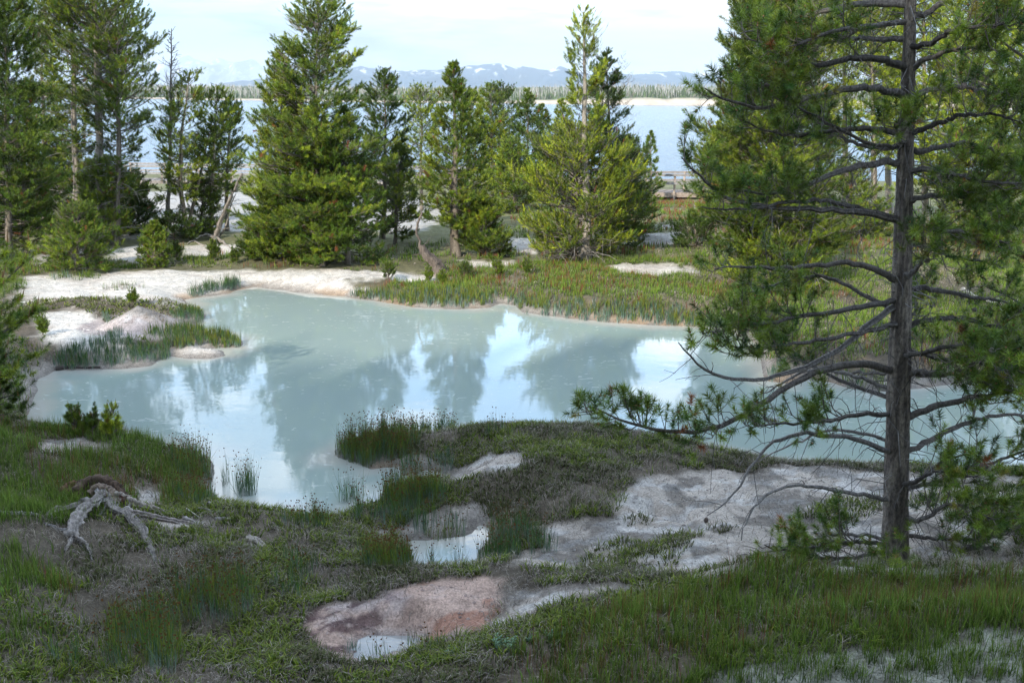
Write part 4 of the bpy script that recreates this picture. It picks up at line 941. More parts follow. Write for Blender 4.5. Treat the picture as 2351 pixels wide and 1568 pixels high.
    # boughs towards and away from the camera, between the visible ones
    for k in range(17):
        z = rng.uniform(1.6, 7.4); az = rng.choice([-1, 1])*rng.uniform(.35, 1.3)+(math.pi/2 if rng.random() < .42 else -math.pi/2)
        L_ = rng.uniform(.9, 2.3)*(1 if z < 5.5 else .8); s = np.linspace(0, 1, 7)
        if math.sin(az) < 0: L_ *= .75
        c = np.stack([np.interp(z, W[:, 2], W[:, i]) for i in range(3)]) ; e = rng.uniform(-.1, .45)
        P = c+np.stack([math.cos(az)*L_*s, math.sin(az)*L_*s, L_*(e*s-.25*s+.32*s**2.4)], -1)
        boughs.append((P, None, rng.uniform(.02, .034), rng.uniform(.3, .5), rng.uniform(.7, 1.4)))
    crown = MB(); TPs = []; TDs = []; tips = []
    limb = MB(); twig = MB()
    for bi, (pts, dy, r0, fs, den) in enumerate(boughs):
        W_ = wp(pts, dy) if dy is not None else pts
        r0 = r0*.74; n_ = 26; P = wob_line(W_, n_, .008, bi); P[1:-1] += (rng.normal(0, 1, 3)*.02)*np.sin(np.linspace(0, 9, n_))[1:-1, None]
        Rr = r0*np.linspace(1, 0, n_)**.75*.88+.0045
        c_ = np.array([.155, .14, .13]) if fs <= 1 else np.array([.22, .205, .195])
        one = MB(); one.tubes(P, Rr*(1+.12*rng.random(n_)), 10, C=c_*(.8+.4*rng.random((1, 1))), rough=.18, seed=bi)
        one.build('bough', M_BARK, root, True)
        L_ = np.linalg.norm(np.diff(P, axis=0), axis=1).sum()
        if fs <= 1 and den > 0:
            ns = int(L_*(1-fs)*10.5*den)+6
            s = fs+(1-fs)*rng.random(ns)**.85; Pb = np.repeat(P[None], ns, 0); p, t_ = lerp_poly(Pb, np.minimum(s, .99))
            d = norm(t_*.75+norm(np.cross(t_, rng.normal(0, 1, t_.shape)+np.array([0, 0, .001])))*.95+np.array([0, 0, .42]))
            l = (.08+.42*(1-s)*rng.random(ns)+.11*rng.random(ns))
            m1 = p+d*l[:, None]*.5-np.array([0, 0, 1])*(l*.12)[:, None]; e = p+d*l[:, None]+np.array([0, 0, 1])*(l*.18)[:, None]
            Q = np.stack([p, m1, e], 1); twig.tubes(Q, np.stack([.004+.009*l, .003+.006*l, np.full(ns, .003)], 1), 4, C=np.array([.19, .165, .145])*(.6+.7*rng.random((ns, 1))))
            TPs.append(e); TDs.append(norm(e-m1+np.array([0, 0, .05])))
            for k in range(3):
                f = rng.uniform(.35, .98, ns); mm = (l > .16) if k else np.ones(ns, bool)
                q, tt_ = lerp_poly(Q[mm], f[mm]); dd = norm(tt_*.7+rng.normal(0, .6, tt_.shape)+np.array([0, 0, .45])); ll = .05+.10*rng.random(len(q))
                ee = q+dd*ll[:, None]; twig.tubes(np.stack([q, ee], 1), np.tile([.0045, .003], (len(q), 1)), 3, C=(.19, .165, .145))
                TPs.append(ee); TDs.append(dd)
        # thin dead side twigs, drooping
        nd = int(L_*(6 if fs <= 1 else 8)); s = .05+.9*rng.random(nd)*(min(fs, 1)+.1 if fs <= 1 else 1); s = np.minimum(s, .97)
        p, t_ = lerp_poly(np.repeat(P[None], nd, 0), s); d = norm(np.cross(t_, rng.normal(0, 1, t_.shape))+t_*.5+np.array([0, 0, -.15])); l = .10+.38*rng.random(nd)**1.6
        k1 = p+d*(l*.4)[:, None]; cur = norm(rng.normal(0, 1, d.shape)); k2_ = p+d*(l*.8)[:, None]+cur*(l*.12)[:, None]-np.array([0, 0, 1])*(l*.18)[:, None]; k3 = k2_+norm(d*.5+cur*.5-np.array([0, 0, .5]))*(l*.35)[:, None]
        twig.tubes(np.stack([p, k1, k2_, k3], 1), np.tile([.0045, .0035, .0028, .0018], (nd, 1))*(.7+.6*rng.random((nd, 1))), 3, C=np.array([.15, .14, .135])*(.4+.9*rng.random((nd, 1))))
        for k in range(2):
            sel = l > .22; q, tt_ = lerp_poly(np.stack([p, k1, k2_, k3], 1)[sel], .3+.6*rng.random(sel.sum())); dd = norm(tt_+rng.normal(0, .8, tt_.shape)-np.array([0, 0, .2]))
            twig.tubes(np.stack([q, q+dd*(.05+.1*rng.random((len(q), 1)))], 1), np.tile([.0025, .0016], (len(q), 1)), 3, C=(.17, .16, .16))
    # twigs straight off the trunk
    nd = 120; z = rng.uniform(.3, 5.5, nd); az = rng.random(nd)*6.28; c = np.stack([np.interp(z, W[:, 2], W[:, i]) for i in range(3)], -1)
    rr = np.interp(z, W[:, 2], rad); d = np.stack([np.cos(az), np.sin(az), rng.normal(0, .3, nd)], -1); l = .1+.4*rng.random(nd)**1.5
    p = c+d*rr[:, None]*.8; k1 = p+d*l[:, None]*.6; k2_ = p+d*l[:, None]+rng.normal(0, .07, d.shape)-np.array([0, 0, 1])*(l*.4)[:, None]
    twig.tubes(np.stack([p, k1, k2_], 1), np.tile([.006, .004, .002], (nd, 1)), 3, C=np.array([.22, .21, .205])*(.5+.8*rng.random((nd, 1))))
    twig.build('twigs', M_TWIG, root)['kind'] = 'stuff'
    TP = np.concatenate(TPs); TD = np.concatenate(TDs); n = len(TP)
    col = np.array([.045, .11, .016])+(np.array([.20, .27, .025])-np.array([.045, .11, .016]))*rng.random((n, 1))*1.1
    red = rng.random(n) < .012; col[red] = (.22, .075, .02); ye = rng.random(n) < .03; col[ye] = (.22, .20, .03)
    V, C = expand(rng, TP, TD, 1.0+.5*rng.random(n), TT_NEAR, col, tipk=1.35)
    link(mesh_np('crown', V, tris=np.arange(len(V)).reshape(-1, 3), col=C, mat=M_NEEDLE), 'crown', root)
    # little tan bud clusters in the middle of the sprays
    k = rng.random(n) < .38; mb = MB(); p = TP[k]; d = TD[k]; q = len(p)
    for j in range(4):
        dd = norm(d+rng.normal(0, .45, d.shape)); mb.tubes(np.stack([p+d*.045, p+d*.045+dd*.020], 1), np.tile([.0045, .0035], (q, 1)), 4, C=np.array([.42, .24, .13])*(.7+.6*rng.random((q, 1))))
    mb.build('buds', M_TWIG, root)['kind'] = 'stuff'
    cm_ = MB(); cone_shape(cm_, .026, .056); me = cm_.mesh('cone', M_TWIG)
    jj_ = rng.integers(0, n, 55)
    for p in TP[jj_]:
        o = link(me, 'cone', root); o.location = p+rng.normal(0, .03, 3)-[0, 0, .04]; o.rotation_euler = tuple(rng.random(3)*6); s_ = rng.uniform(.8, 1.15); o.scale = (s_, s_, s_)
    o = link(me, 'cone', root); o.location = wp([(1623, 1184), (1600, 1190)], 0)[0]*1.0; o.rotation_euler = (2.6, .3, 0)
    o.location = atY(1623, 1182, Y0-1.1)[0]-base-np.array([0, 0, .02])
    return n
NT = near_pine()

# pine cut by the right edge, close to the near pine
b = atY(2560, 1180, 11.3)[0]; b[2] = gz(b[0], b[1])
build_pine('pine_tree', b, 7.6, 1.9, 'pine with a slanting grey trunk cut off by the right edge', 'pine tree', prof='tall', t0=.10, seed=90, lean=(-1.9, 0.6), lod='near',
           dens=1.0, yellow=.45, up=.3, trunk_r=.13, dead=60, trunkc=(.24, .22, .20), tint=1.2, cones_n=45)
# young pine cut by the left edge
b = atY(-95, 1010, 13.2)[0]; b[2] = gz(b[0], b[1])
build_pine('pine_tree', b, 3.35, 1.1, 'young pine cut off by the left edge beside the pool', 'pine tree', prof='broad', t0=.05, seed=91, lean=(.35, 0), lod='near', dens=1.1,
           yellow=.65, up=.35, trunk_r=.06, dead=10, cones_n=14, gap=.15, tint=1.25, tsize=1.35)
b = atY(-20, 985, 13.0)[0]; b[2] = gz(b[0], b[1])
build_pine('pine_tree', b, .95, .5, 'small dark pine shrub at the left edge, just above the grassy bank', 'pine tree', prof='broad', t0=.05, seed=92, lod='near', dens=1.0, yellow=.1, tint=.7, trunk_r=.03)

# seedlings
SEED = [((892,644),(892,612),18,'pine seedling standing on the white crust in front of the middle cluster'), ((985,648),(985,628),10,'small pine seedling just left of the foot of the broken snag'),
        ((1068,640),(1068,612),15,'pine seedling to the right of the foot of the broken snag'), ((1142,642),(1143,604),17,'pine seedling in the red sorrel right of the broken snag'), ((1016,655),(1016,632),9,'tiny pine seedling at the edge of the crust'),
        ((305,702),(307,676),9,'single dark pine seedling on the turf hummock behind the cone of mud'), ((1210,632),(1212,604),12,'pine seedling on the meadow left of the big rounded bush'),
        ((405,600),(407,565),12,'thin pine seedling right of the small lone young pine'), ((492,602),(492,560),12,'pine seedling in the dry grass left of the middle cluster'),
        ((540,605),(541,578),8,'second pine seedling in the dry grass left of the middle cluster'), ((100,770),(102,736),9,'greyish seedling beside the white crust at the left edge'),
        ((175,1000),(172,950),16,'dark pine seedling, left of two on the near left bank'), ((215,998),(216,972),9,'very small pine seedling between two on the near left bank'), ((260,1006),(263,955),19,'pine seedling with rusty needles on the near left bank')]
for i, (b_, t_, hw, lab) in enumerate(SEED):
    p = hit(*b_); tp = atY(t_[0], t_[1], p[1])[0]; D = math.hypot(p[1], CAMH-p[2])
    near = p[1] < 16
    build_pine('pine_seedling', p, max(tp[2]-p[2], .25), hw*D/F, lab, 'seedling', 'pine seedlings', prof='broad' if near else 'cone', t0=.12, seed=200+i, lod='near' if near else 'mid', dens=2.4 if not near else 1.7,
               tsize=.42 if not near else .8, yellow=.3 if i != 13 else .9, trunk_r=.012, up=.6, elev=(.5, 1.2), tint=1.0 if i != 13 else 1.2)

# ------------------------------------------------------------------ the wood behind the viewpoint, whose shade covers the near bank
def shade_wood():
    g = np.random.default_rng(9); mb = MB(); n = 520
    x = g.uniform(-74, 34, n); y = -28-14*g.random(n); h = (g.uniform(17.3, 19.8, n)+(-y-9)*.545+3.2)-gz(x, y)
    k = np.abs(x) > -1; x, y, h = x[k], y[k], h[k]; n = len(x)
    cones(mb, x, y, gz(x, y), h, h*.13+1.0, np.tile([.06, .09, .03], (n, 1)), layers=8, K=7)
    P = np.stack([np.stack([x, y, gz(x, y)-.2], -1), np.stack([x, y, gz(x, y)+h*.95], -1)], 1); mb.tubes(P, np.stack([np.full(n, .18), np.full(n, .03)], 1), 6, C=(.2, .17, .14))
    tag(mb.build('shade_forest', M_FARTREE), 'dense pine wood behind the viewpoint that shades the near bank', 'forest', kind='stuff')
def cones(mb, x, y, z, h, r, C, layers=3, K=5):
    rng = np.random.default_rng(31)
    for l in range(layers):
        f = l/layers; z0 = z+h*(.06+.90*f); z1 = np.minimum(z+h*(.06+.90*f+1.6/layers), z+h)
        rr = r*(1-f)**.8; B = len(x); a = rng.random((B, 1))*6.28+np.arange(K)*2*math.pi/K
        rj = rr[:, None]*(.6+.7*rng.random((B, K)))
        ring = np.stack([x[:, None]+rj*np.cos(a), y[:, None]+rj*np.sin(a), (z0[:, None]+(rng.random((B, K))-.5)*h[:, None]*.04)], -1)
        V = np.concatenate([ring, np.stack([x, y, z1], -1)[:, None]], 1)
        bi = np.arange(B)[:, None]*(K+1); k_ = np.arange(K)
        T = np.stack([bi+k_, bi+(k_+1) % K, np.broadcast_to(bi+K, (B, K))], -1).reshape(-1, 3)
        mb.add(V, T=T, C=np.repeat(C, K+1, 0))
shade_wood()
# ------------------------------------------------------------------ grasses, rushes, thatch
GRNG = np.random.default_rng(123)
def pts_in(poly_w, n):
    lo = poly_w[:, :2].min(0); hi = poly_w[:, :2].max(0); out = []; tot = 0
    A = (hi-lo).prod()
    for _ in range(30):
        p = lo+(hi-lo)*GRNG.random((max(n, 100)*2, 2)); p = p[sdf(poly_w, p[:, 0], p[:, 1]) < 0]; out.append(p); tot += len(p)
        if tot >= n: break
    return np.concatenate(out)[:n]
def area(pw):
    x, y = pw[:, 0], pw[:, 1]; return abs(np.dot(x, np.roll(y, 1))-np.dot(y, np.roll(x, 1)))/2
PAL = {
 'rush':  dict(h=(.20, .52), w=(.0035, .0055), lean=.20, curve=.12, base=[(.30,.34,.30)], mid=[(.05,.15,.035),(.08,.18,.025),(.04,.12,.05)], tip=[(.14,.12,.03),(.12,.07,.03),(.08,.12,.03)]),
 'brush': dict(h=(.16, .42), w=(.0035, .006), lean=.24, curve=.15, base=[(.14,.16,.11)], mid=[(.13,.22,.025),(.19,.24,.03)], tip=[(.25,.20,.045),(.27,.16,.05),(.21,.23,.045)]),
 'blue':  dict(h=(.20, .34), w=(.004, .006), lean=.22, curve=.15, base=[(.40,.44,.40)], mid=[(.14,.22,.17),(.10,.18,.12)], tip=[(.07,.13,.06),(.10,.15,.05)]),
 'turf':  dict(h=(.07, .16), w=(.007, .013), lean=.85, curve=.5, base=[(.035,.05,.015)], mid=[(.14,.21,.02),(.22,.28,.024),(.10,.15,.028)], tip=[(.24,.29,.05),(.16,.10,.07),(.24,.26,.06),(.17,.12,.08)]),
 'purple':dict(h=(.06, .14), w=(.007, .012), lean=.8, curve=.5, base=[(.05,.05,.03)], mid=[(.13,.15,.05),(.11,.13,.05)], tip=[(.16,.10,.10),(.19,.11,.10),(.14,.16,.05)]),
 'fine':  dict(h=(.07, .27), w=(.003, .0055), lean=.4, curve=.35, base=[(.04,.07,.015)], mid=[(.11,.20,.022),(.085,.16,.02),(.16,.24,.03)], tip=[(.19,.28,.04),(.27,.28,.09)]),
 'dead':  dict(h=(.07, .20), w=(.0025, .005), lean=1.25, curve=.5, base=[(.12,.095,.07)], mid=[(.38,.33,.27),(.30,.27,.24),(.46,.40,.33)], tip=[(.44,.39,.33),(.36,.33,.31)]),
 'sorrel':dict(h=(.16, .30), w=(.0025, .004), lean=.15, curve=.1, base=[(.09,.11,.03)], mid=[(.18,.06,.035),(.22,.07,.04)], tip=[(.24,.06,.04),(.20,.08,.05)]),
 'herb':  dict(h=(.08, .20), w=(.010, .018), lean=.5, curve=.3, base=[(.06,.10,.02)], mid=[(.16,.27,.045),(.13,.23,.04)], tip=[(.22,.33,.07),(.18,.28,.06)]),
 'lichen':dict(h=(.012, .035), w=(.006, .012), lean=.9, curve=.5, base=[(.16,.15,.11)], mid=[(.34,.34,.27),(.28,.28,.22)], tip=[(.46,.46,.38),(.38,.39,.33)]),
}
def blades(P, kind, ws=1.0, hs=1.0, tint=1.0, head=None, zoff=0.0):
    """P (N,3) roots -> verts, tris, colours"""
    g = GRNG; d = PAL[kind]; n = len(P)
    if n == 0: return np.zeros((0, 3)), np.zeros((0, 3), int), np.zeros((0, 3))
    h = g.uniform(*d['h'], n)*hs; w = g.uniform(*d['w'], n)*ws; az = g.random(n)*6.283 if head is None else head
    ln = np.abs(g.normal(0, d['lean'], n)) if d['lean'] < .7 else d['lean']*(.7+.5*g.random(n)); ln = np.minimum(ln, 1.45)
    dr = np.stack([np.cos(az), np.sin(az), 0*az], -1); a2 = az+g.normal(0, .9, n)+1.57; sd = np.stack([np.cos(a2), np.sin(a2), 0*az], -1)
    up = np.array([0, 0, 1.])
    p0 = P-[0, 0, .01]; l1 = ln*(1-d['curve']); l2 = ln*(1+d['curve'])
    p1 = p0+(dr*np.sin(l1)[:, None]+up*np.cos(l1)[:, None])*(h*.5)[:, None]; p2 = p1+(dr*np.sin(l2)[:, None]+up*np.cos(l2)[:, None])*(h*.5)[:, None]
    if d['lean'] > .7: p2[:, 2] = np.maximum(p2[:, 2], P[:, 2]+.008)
    s = sd*(w/2)[:, None]; k = .9 if kind in ('rush', 'brush', 'blue', 'sorrel') else 1.0
    V = np.stack([p0-s*k, p0+s*k, p1-s, p1+s, p2], 1).reshape(-1, 3)
    i = np.arange(n)[:, None]*5; T = np.concatenate([i+[0, 1, 3], i+[0, 3, 2], i+[2, 3, 4]], 1).reshape(-1, 3)
    def pick(key):
        c = np.array(d[key]); return c[g.integers(0, len(c), n)]*(.65+.7*g.random((n, 1)))*tint
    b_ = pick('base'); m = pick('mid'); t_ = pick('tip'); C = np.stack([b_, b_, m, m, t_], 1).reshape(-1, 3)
    return V, T, C
def heads(P, h, n_frac, c=(.16, .08, .03), r=.006):
    return None
class BB:
    def __init__(s): s.V = []; s.T = []; s.C = []; s.n = 0
    def add(s, vtc):
        V, T, C = vtc
        if len(V): s.V.append(V); s.T.append(T+s.n); s.C.append(C); s.n += len(V)
    def build(s, name, label, cat, kind='stuff', group=None, origin=None):
        V = np.concatenate(s.V)
        if origin is not None: V = V-np.array(origin)
        o = link(mesh_np(name, V, tris=np.concatenate(s.T), col=np.concatenate(s.C), mat=M_GRASS), name)
        if origin is not None: o.location = origin
        return tag(o, label, cat, group, kind)
def ground_pts(p, bare_max=.5, sdmin=.02):
    b = gz(p[:, 0], p[:, 1], BM); s = gz(p[:, 0], p[:, 1], SD); k = (b < bare_max*(.6+.8*GRNG.random(len(p)))) & (s > sdmin)
    p = p[k]; return np.concatenate([p, gz(p[:, 0], p[:, 1])[:, None]], 1)
def clump_pts(p, per, r):
    """tufts: each point becomes per points in a disc of radius r; returns roots, outward heading"""
    n = len(p); a = GRNG.random((n, per))*6.283; q = r*np.sqrt(GRNG.random((n, per)))
    x = p[:, 0:1]+q*np.cos(a); y = p[:, 1:2]+q*np.sin(a)
    return np.stack([x.ravel(), y.ravel()], -1), (a+GRNG.normal(0, .5, a.shape)).ravel()

# --- near bank
NBF = [(-60,955),(60,945),(166,965),(269,985),(370,1010),(480,1025),(500,1100),(560,1150),(720,1170),(830,1140),(900,1095),(1000,1080),(990,1060),(780,1060),(740,1020),(860,985),(1060,975),(1250,970),(1400,980),(1530,1006),(1720,1035),(1900,1060),(2100,1062),(2420,1068),(2700,1100),(2950,1130)]
NB = np.concatenate([at(*zip(*NBF)), hitpoly([(3050,1300),(3200,1650),(1200,1660),(-700,1650),(-600,1150),(-300,1000)])])
NB_old = ([(-60,985),(60,975),(166,990),(269,1000),(370,1030),(480,1050),(490,1120),(560,1165),(720,1185),(830,1160),(900,1110),(1000,1090),(1000,1070),(780,1040),(860,1005),(1060,996),(1250,990),(1400,1000),(1530,1026),(1720,1050),(1900,1074),(2100,1080),(2420,1085),])
na = area(NB)
def region(pts): return hitpoly(pts)
FINE_R = [region(r_) for r_ in ([(-400,1000),(420,1030),(470,1110),(380,1170),(120,1210),(-500,1400)], [(1180,1500),(1400,1400),(1650,1330),(1900,1300),(2100,1330),(3050,1310),(3150,1600),(2450,1620),(2000,1470),(1700,1510),(1500,1640),(1150,1640)], [(-100,1300),(120,1250),(200,1420),(60,1500),(-100,1500)])]
def in_fine(p):
    m = np.zeros(len(p)); 
    for r_ in FINE_R: m = np.maximum(m, sstep(.25, -.25, sdf(r_, p[:, 0], p[:, 1])+(fbm(p[:, 0]*2, p[:, 1]*2, 3)-.5)*.9))
    return m
bb = BB(); dd_ = BB(); ff = BB()
# mat of dead stems everywhere
p = pts_in(NB, int(na*1300)); q = fbm(p[:, 0]*1.8, p[:, 1]*1.8, 50, 4); p = p[GRNG.random(len(p)) < sstep(.36, .58, q)*.75+.3]; fi = in_fine(p); p = p[GRNG.random(len(p)) > fi*.6]
P = ground_pts(p, .75); dd_.add(blades(P, 'dead', ws=1.1, head=(fbm(P[:, 0]*2.5, P[:, 1]*2.5, 8)*14)+GRNG.normal(0, .7, len(P))))
# low leafy turf in rosettes
c = pts_in(NB, int(na*135)); fi = in_fine(c); c = c[(GRNG.random(len(c)) > fi*.8) & (fbm(c[:, 0]*1.1, c[:, 1]*1.1, 52, 4) > .24+.24*GRNG.random(len(c)))]
p, hd = clump_pts(c, 17, .085); b = gz(p[:, 0], p[:, 1], BM); s_ = gz(p[:, 0], p[:, 1], SD); k = (b < .45) & (s_ > .04); p = p[k]; hd = hd[k]
P = np.concatenate([p, gz(p[:, 0], p[:, 1])[:, None]], 1); pu_ = fbm(p[:, 0]*.9, p[:, 1]*.9, 54, 3) > .56
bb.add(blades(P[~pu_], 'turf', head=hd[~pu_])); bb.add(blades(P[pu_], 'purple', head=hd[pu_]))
# fine grass, herbs and sorrel
for r_, dn in zip(FINE_R, (2000, 2300, 2000)):
    c = pts_in(r_, int(area(r_)*dn/9)); c = c[fbm(c[:, 0]*1.6, c[:, 1]*1.6, 57, 3) > .36]
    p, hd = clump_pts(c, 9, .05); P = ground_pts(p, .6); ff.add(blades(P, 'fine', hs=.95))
    p = pts_in(r_, int(area(r_)*90)); P = ground_pts(p, .5); ff.add(blades(P, 'herb'))
    p = pts_in(r_, int(area(r_)*260)); p = p[fbm(p[:, 0]*.8, p[:, 1]*.8, 58, 3) > .44]; P = ground_pts(p, .5); ff.add(blades(P, 'sorrel'))
p = pts_in(NB, int(na*160)); p = p[fbm(p[:, 0]*1.3, p[:, 1]*1.3, 59, 3) > .5]; P = ground_pts(p, .4); ff.add(blades(P, 'fine', hs=.7))
p = pts_in(region([(1600,1500),(2351,1420),(2351,1568),(1560,1600)]), 260); p, hd = clump_pts(p, 14, .05); P = np.concatenate([p, gz(p[:, 0], p[:, 1])[:, None]], 1); ff.add(blades(P, 'fine', hs=.8))
# lichen crust in the corner
lc = region([(1620,1530),(1760,1498),(1900,1470),(2100,1450),(2360,1420),(2420,1600),(1600,1620)])
p = pts_in(lc, int(area(lc)*7500)); p = p[fbm(p[:, 0]*2.2, p[:, 1]*2.2, 60, 4) > .42]; P = np.concatenate([p, gz(p[:, 0], p[:, 1])[:, None]], 1); l_ = BB(); l_.add(blades(P, 'lichen')); l_.build('lichen_mat', 'pale grey green lichen mat in the near right corner', 'lichen')
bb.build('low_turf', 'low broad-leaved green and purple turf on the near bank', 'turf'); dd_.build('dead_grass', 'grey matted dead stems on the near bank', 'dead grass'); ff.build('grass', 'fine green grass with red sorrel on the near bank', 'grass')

# --- small patches of turf on the crust
sp = BB()
for pl, kinds in (([(1310,1300),(1340,1270),(1500,1240),(1590,1215),(1620,1225),(1540,1290),(1420,1312)], ('purple', 'turf')), ([(1840,1180),(1900,1150),(2020,1140),(2050,1170),(1960,1200),(1870,1210)], ('turf', 'purple')), ([(1620,1215),(1680,1200),(1690,1220),(1640,1228)], ('purple',)),
                  ([(1420,1205),(1460,1190),(1500,1200),(1470,1212)], ('purple',)), ([(2080,1150),(2351,1110),(2400,1220),(2200,1200)], ('purple', 'turf')), ([(1380,1140),(1440,1100),(1420,1190),(1370,1190)], ('turf',)), ([(960,1020),(1130,1010),(1160,1040),(1000,1070)], ('turf', 'dead')), ([(1150,1390),(1180,1365),(1230,1375),(1180,1400)], ('dead',)),
                  ([(2100,1260),(2351,1260),(2351,1330),(2100,1320)], ('purple', 'dead')), ([(1190,1300),(1500,1312),(1900,1310),(1900,1325),(1200,1320)], ('turf', 'purple'))):
    w = region(pl); A = area(w)
    for kd in kinds:
        c = pts_in(w, max(4, int(A*42))); p, hd = clump_pts(c, 16, .085); sel = gz(p[:, 0], p[:, 1], SD) > .03; p = p[sel]; hd = hd[sel]
        sp.add(blades(np.concatenate([p, gz(p[:, 0], p[:, 1])[:, None]], 1), kd, head=hd))
    p = pts_in(w, int(A*260)); sp.add(blades(np.concatenate([p, gz(p[:, 0], p[:, 1])[:, None]], 1), 'dead'))
sp.build('crust_turf', 'patches of purplish turf growing on the grey crust', 'turf')

# --- rushes: each clump that stands by itself is a thing, the long belts are stuff
def rush_poly(pl, dens, kinds, hs=1.0, ws=1.0, water=True):
    w = at(*zip(*pl)) if water else region(pl); A = area(w); B_ = BB(); out = []
    for kd, fr in kinds:
        c = pts_in(w, max(3, int(A*dens*fr/7))); p, hd = clump_pts(c, 7, .035*max(1, ws*.6)); z = np.maximum(gz(p[:, 0], p[:, 1]), -.02)
        P = np.concatenate([p, z[:, None]], 1)
        vtc = blades(P, kd, hs=hs, ws=ws); B_.add(vtc)
        if kd in ('rush', 'brush') and w[:, 1].mean() < 17:       # brown seed heads near the tips
            tips = vtc[0].reshape(-1, 5, 3)[:, 4]; k = GRNG.random(len(tips)) < .35; t_ = tips[k]; q = len(t_); a = GRNG.random(q)*6.28
            s = np.stack([np.cos(a), np.sin(a), 0*a], -1)*.006; dn = np.array([0, 0, .018])-np.array([0, 0, .03])*GRNG.random((q, 1))
            V = np.stack([t_-s+dn, t_+s+dn, t_+[0, 0, .012]+s*2+dn, t_-s*1.5+[0, 0, .016]+dn], 1).reshape(-1, 3); i = np.arange(q)[:, None]*4
            B_.add((V, np.concatenate([i+[0, 1, 2], i+[0, 2, 3]], 1).reshape(-1, 3), np.tile([.15, .075, .03], (len(V), 1))*(.6+.8*GRNG.random((len(V), 1)))))
    return B_, w
def rush_thing(pl, label, dens=1500, kinds=(('rush', 1),), hs=1.0, ws=1.0, water=True):
    B_, w = rush_poly(pl, dens, kinds, hs, ws, water); c = w.mean(0); z = max(float(gz(c[0], c[1])), 0)
    B_.build('rush_clump', label, 'rushes', kind='thing', group='clumps of rushes around the pool', origin=(c[0], c[1], z))
R1 = (('rush', 1.7), ('blue', .6)); R2 = (('brush', 1.3), ('rush', .8), ('blue', .3))
rush_thing([(535,1128),(560,1118),(588,1128),(580,1140),(548,1142)], 'round clump of rushes standing in the water off the left near shore', 1500, R1, 1.15)
rush_thing([(500,1112),(520,1105),(530,1112),(512,1118)], 'thin clump of rushes beside the round one off the left near shore', 900, R1, 1.0)
rush_thing([(395,1060),(440,1045),(480,1062),(488,1110),(460,1120),(400,1100)], 'tall rushes on the near left bank, left of the round clump in the water', 700, R2, 1.05, water=False)
rush_thing([(395,1140),(440,1130),(500,1150),(480,1170),(420,1165)], 'lower rushes at the near left bank below the tall ones', 600, R2, .75, water=False)
rush_thing([(772,1150),(800,1142),(838,1132),(836,1140),(800,1156),(778,1158)], 'sparse pale rush clump standing in the bay left of the brown rushes', 900, R1, .95)
rush_thing([(768,1045),(800,1035),(900,1038),(968,1050),(915,1066),(850,1076),(790,1058)], 'broad bed of rushes at the left tip of the peninsula', 1900, R2, 1.0)
rush_thing([(918,1085),(945,1078),(968,1082),(950,1092),(925,1092)], 'small blue green tuft of rushes below the peninsula tip', 1600, R1, 1.0)
rush_thing([(980,1078),(1020,1066),(1065,1070),(1055,1086),(1000,1090)], 'short pale green rushes behind the crust on the peninsula', 700, (('blue', 1),), .9)
rush_thing([(860,1010),(900,1004),(1040,1000),(1045,1012),(900,1025)], 'rushes along the pool side of the peninsula', 1300, R2, .8)
rush_thing([(1090,996),(1120,988),(1180,990),(1180,1002),(1110,1006)], 'dark spiky rush tuft on top of the peninsula', 900, (('brush', .5), ('rush', .5)), .75, water=False)
rush_thing([(876,1165),(890,1150),(940,1148),(1010,1160),(1020,1180),(960,1195),(900,1190),(874,1180)], 'dense brown green rushes between the bay and the puddle', 1500, R2, 1.1)
rush_thing([(800,1218),(820,1195),(900,1198),(990,1208),(1075,1225),(1075,1238),(960,1232),(860,1225)], 'long green rush bed along the back of the puddle', 1000, (('rush', .8), ('blue', .4)), .9)
rush_thing([(960,1238),(1000,1232),(1080,1226),(1080,1240),(1000,1242)], 'reddish rushes at the back rim of the puddle', 1100, (('brush', 1),), .7)
rush_thing([(975,1300),(990,1290),(1010,1292),(1015,1306),(985,1308)], 'upright rushes in the middle of the puddle', 1600, (('rush', 1),), .8)
rush_thing([(1035,1308),(1050,1298),(1068,1302),(1062,1316),(1040,1316)], 'narrow rush tuft near the front rim of the puddle', 1600, (('rush', 1),), .75)
rush_thing([(1085,1318),(1100,1300),(1150,1298),(1190,1310),(1190,1326),(1140,1335),(1095,1332)], 'dense dark rush clump right of the puddle', 2000, (('rush', 1),), .95)
rush_thing([(1115,1240),(1140,1220),(1200,1215),(1250,1245),(1280,1270),(1220,1280),(1130,1262)], 'dark green rushes in the hollow right of the puddle', 1000, (('rush', .8), ('blue', .3)), .9, water=False)
rush_thing([(830,1300),(860,1285),(940,1290),(945,1308),(900,1318),(840,1312)], 'brown topped rush clump left of the puddle', 1500, R2, .85, water=False)
rush_thing([(840,1505),(900,1496),(980,1482),(1020,1470),(1000,1495),(900,1512),(845,1520)], 'dark rushes along the front rim of the puddle on the pink crust', 550, (('rush', 1),), .5, water=False)
rush_thing([(795,1500),(810,1480),(835,1478),(820,1500),(805,1515)], 'small drooping tuft at the left rim of the puddle on the pink crust', 600, (('blue', 1),), .6, water=False)
rush_thing([(380,1400),(420,1350),(560,1330),(600,1380),(560,1440),(420,1440)], 'dark rushes on the near bank below the driftwood roots', 700, R2, .85, water=False)
rush_thing([(230,1560),(260,1450),(360,1400),(420,1440),(420,1560)], 'tall dark rush bed at the bottom left', 650, R2, 1.0, water=False)
rush_thing([(95,1560),(110,1510),(180,1500),(190,1560)], 'dark tuft of rushes close to the bottom left corner', 600, (('rush', 1),), .8, water=False)
rush_thing([(620,1370),(640,1290),(730,1300),(740,1360),(680,1390)], 'tussock of rushes on dead stems in the middle of the near bank', 600, (('rush', .7), ('dead', .8)), .8, water=False)
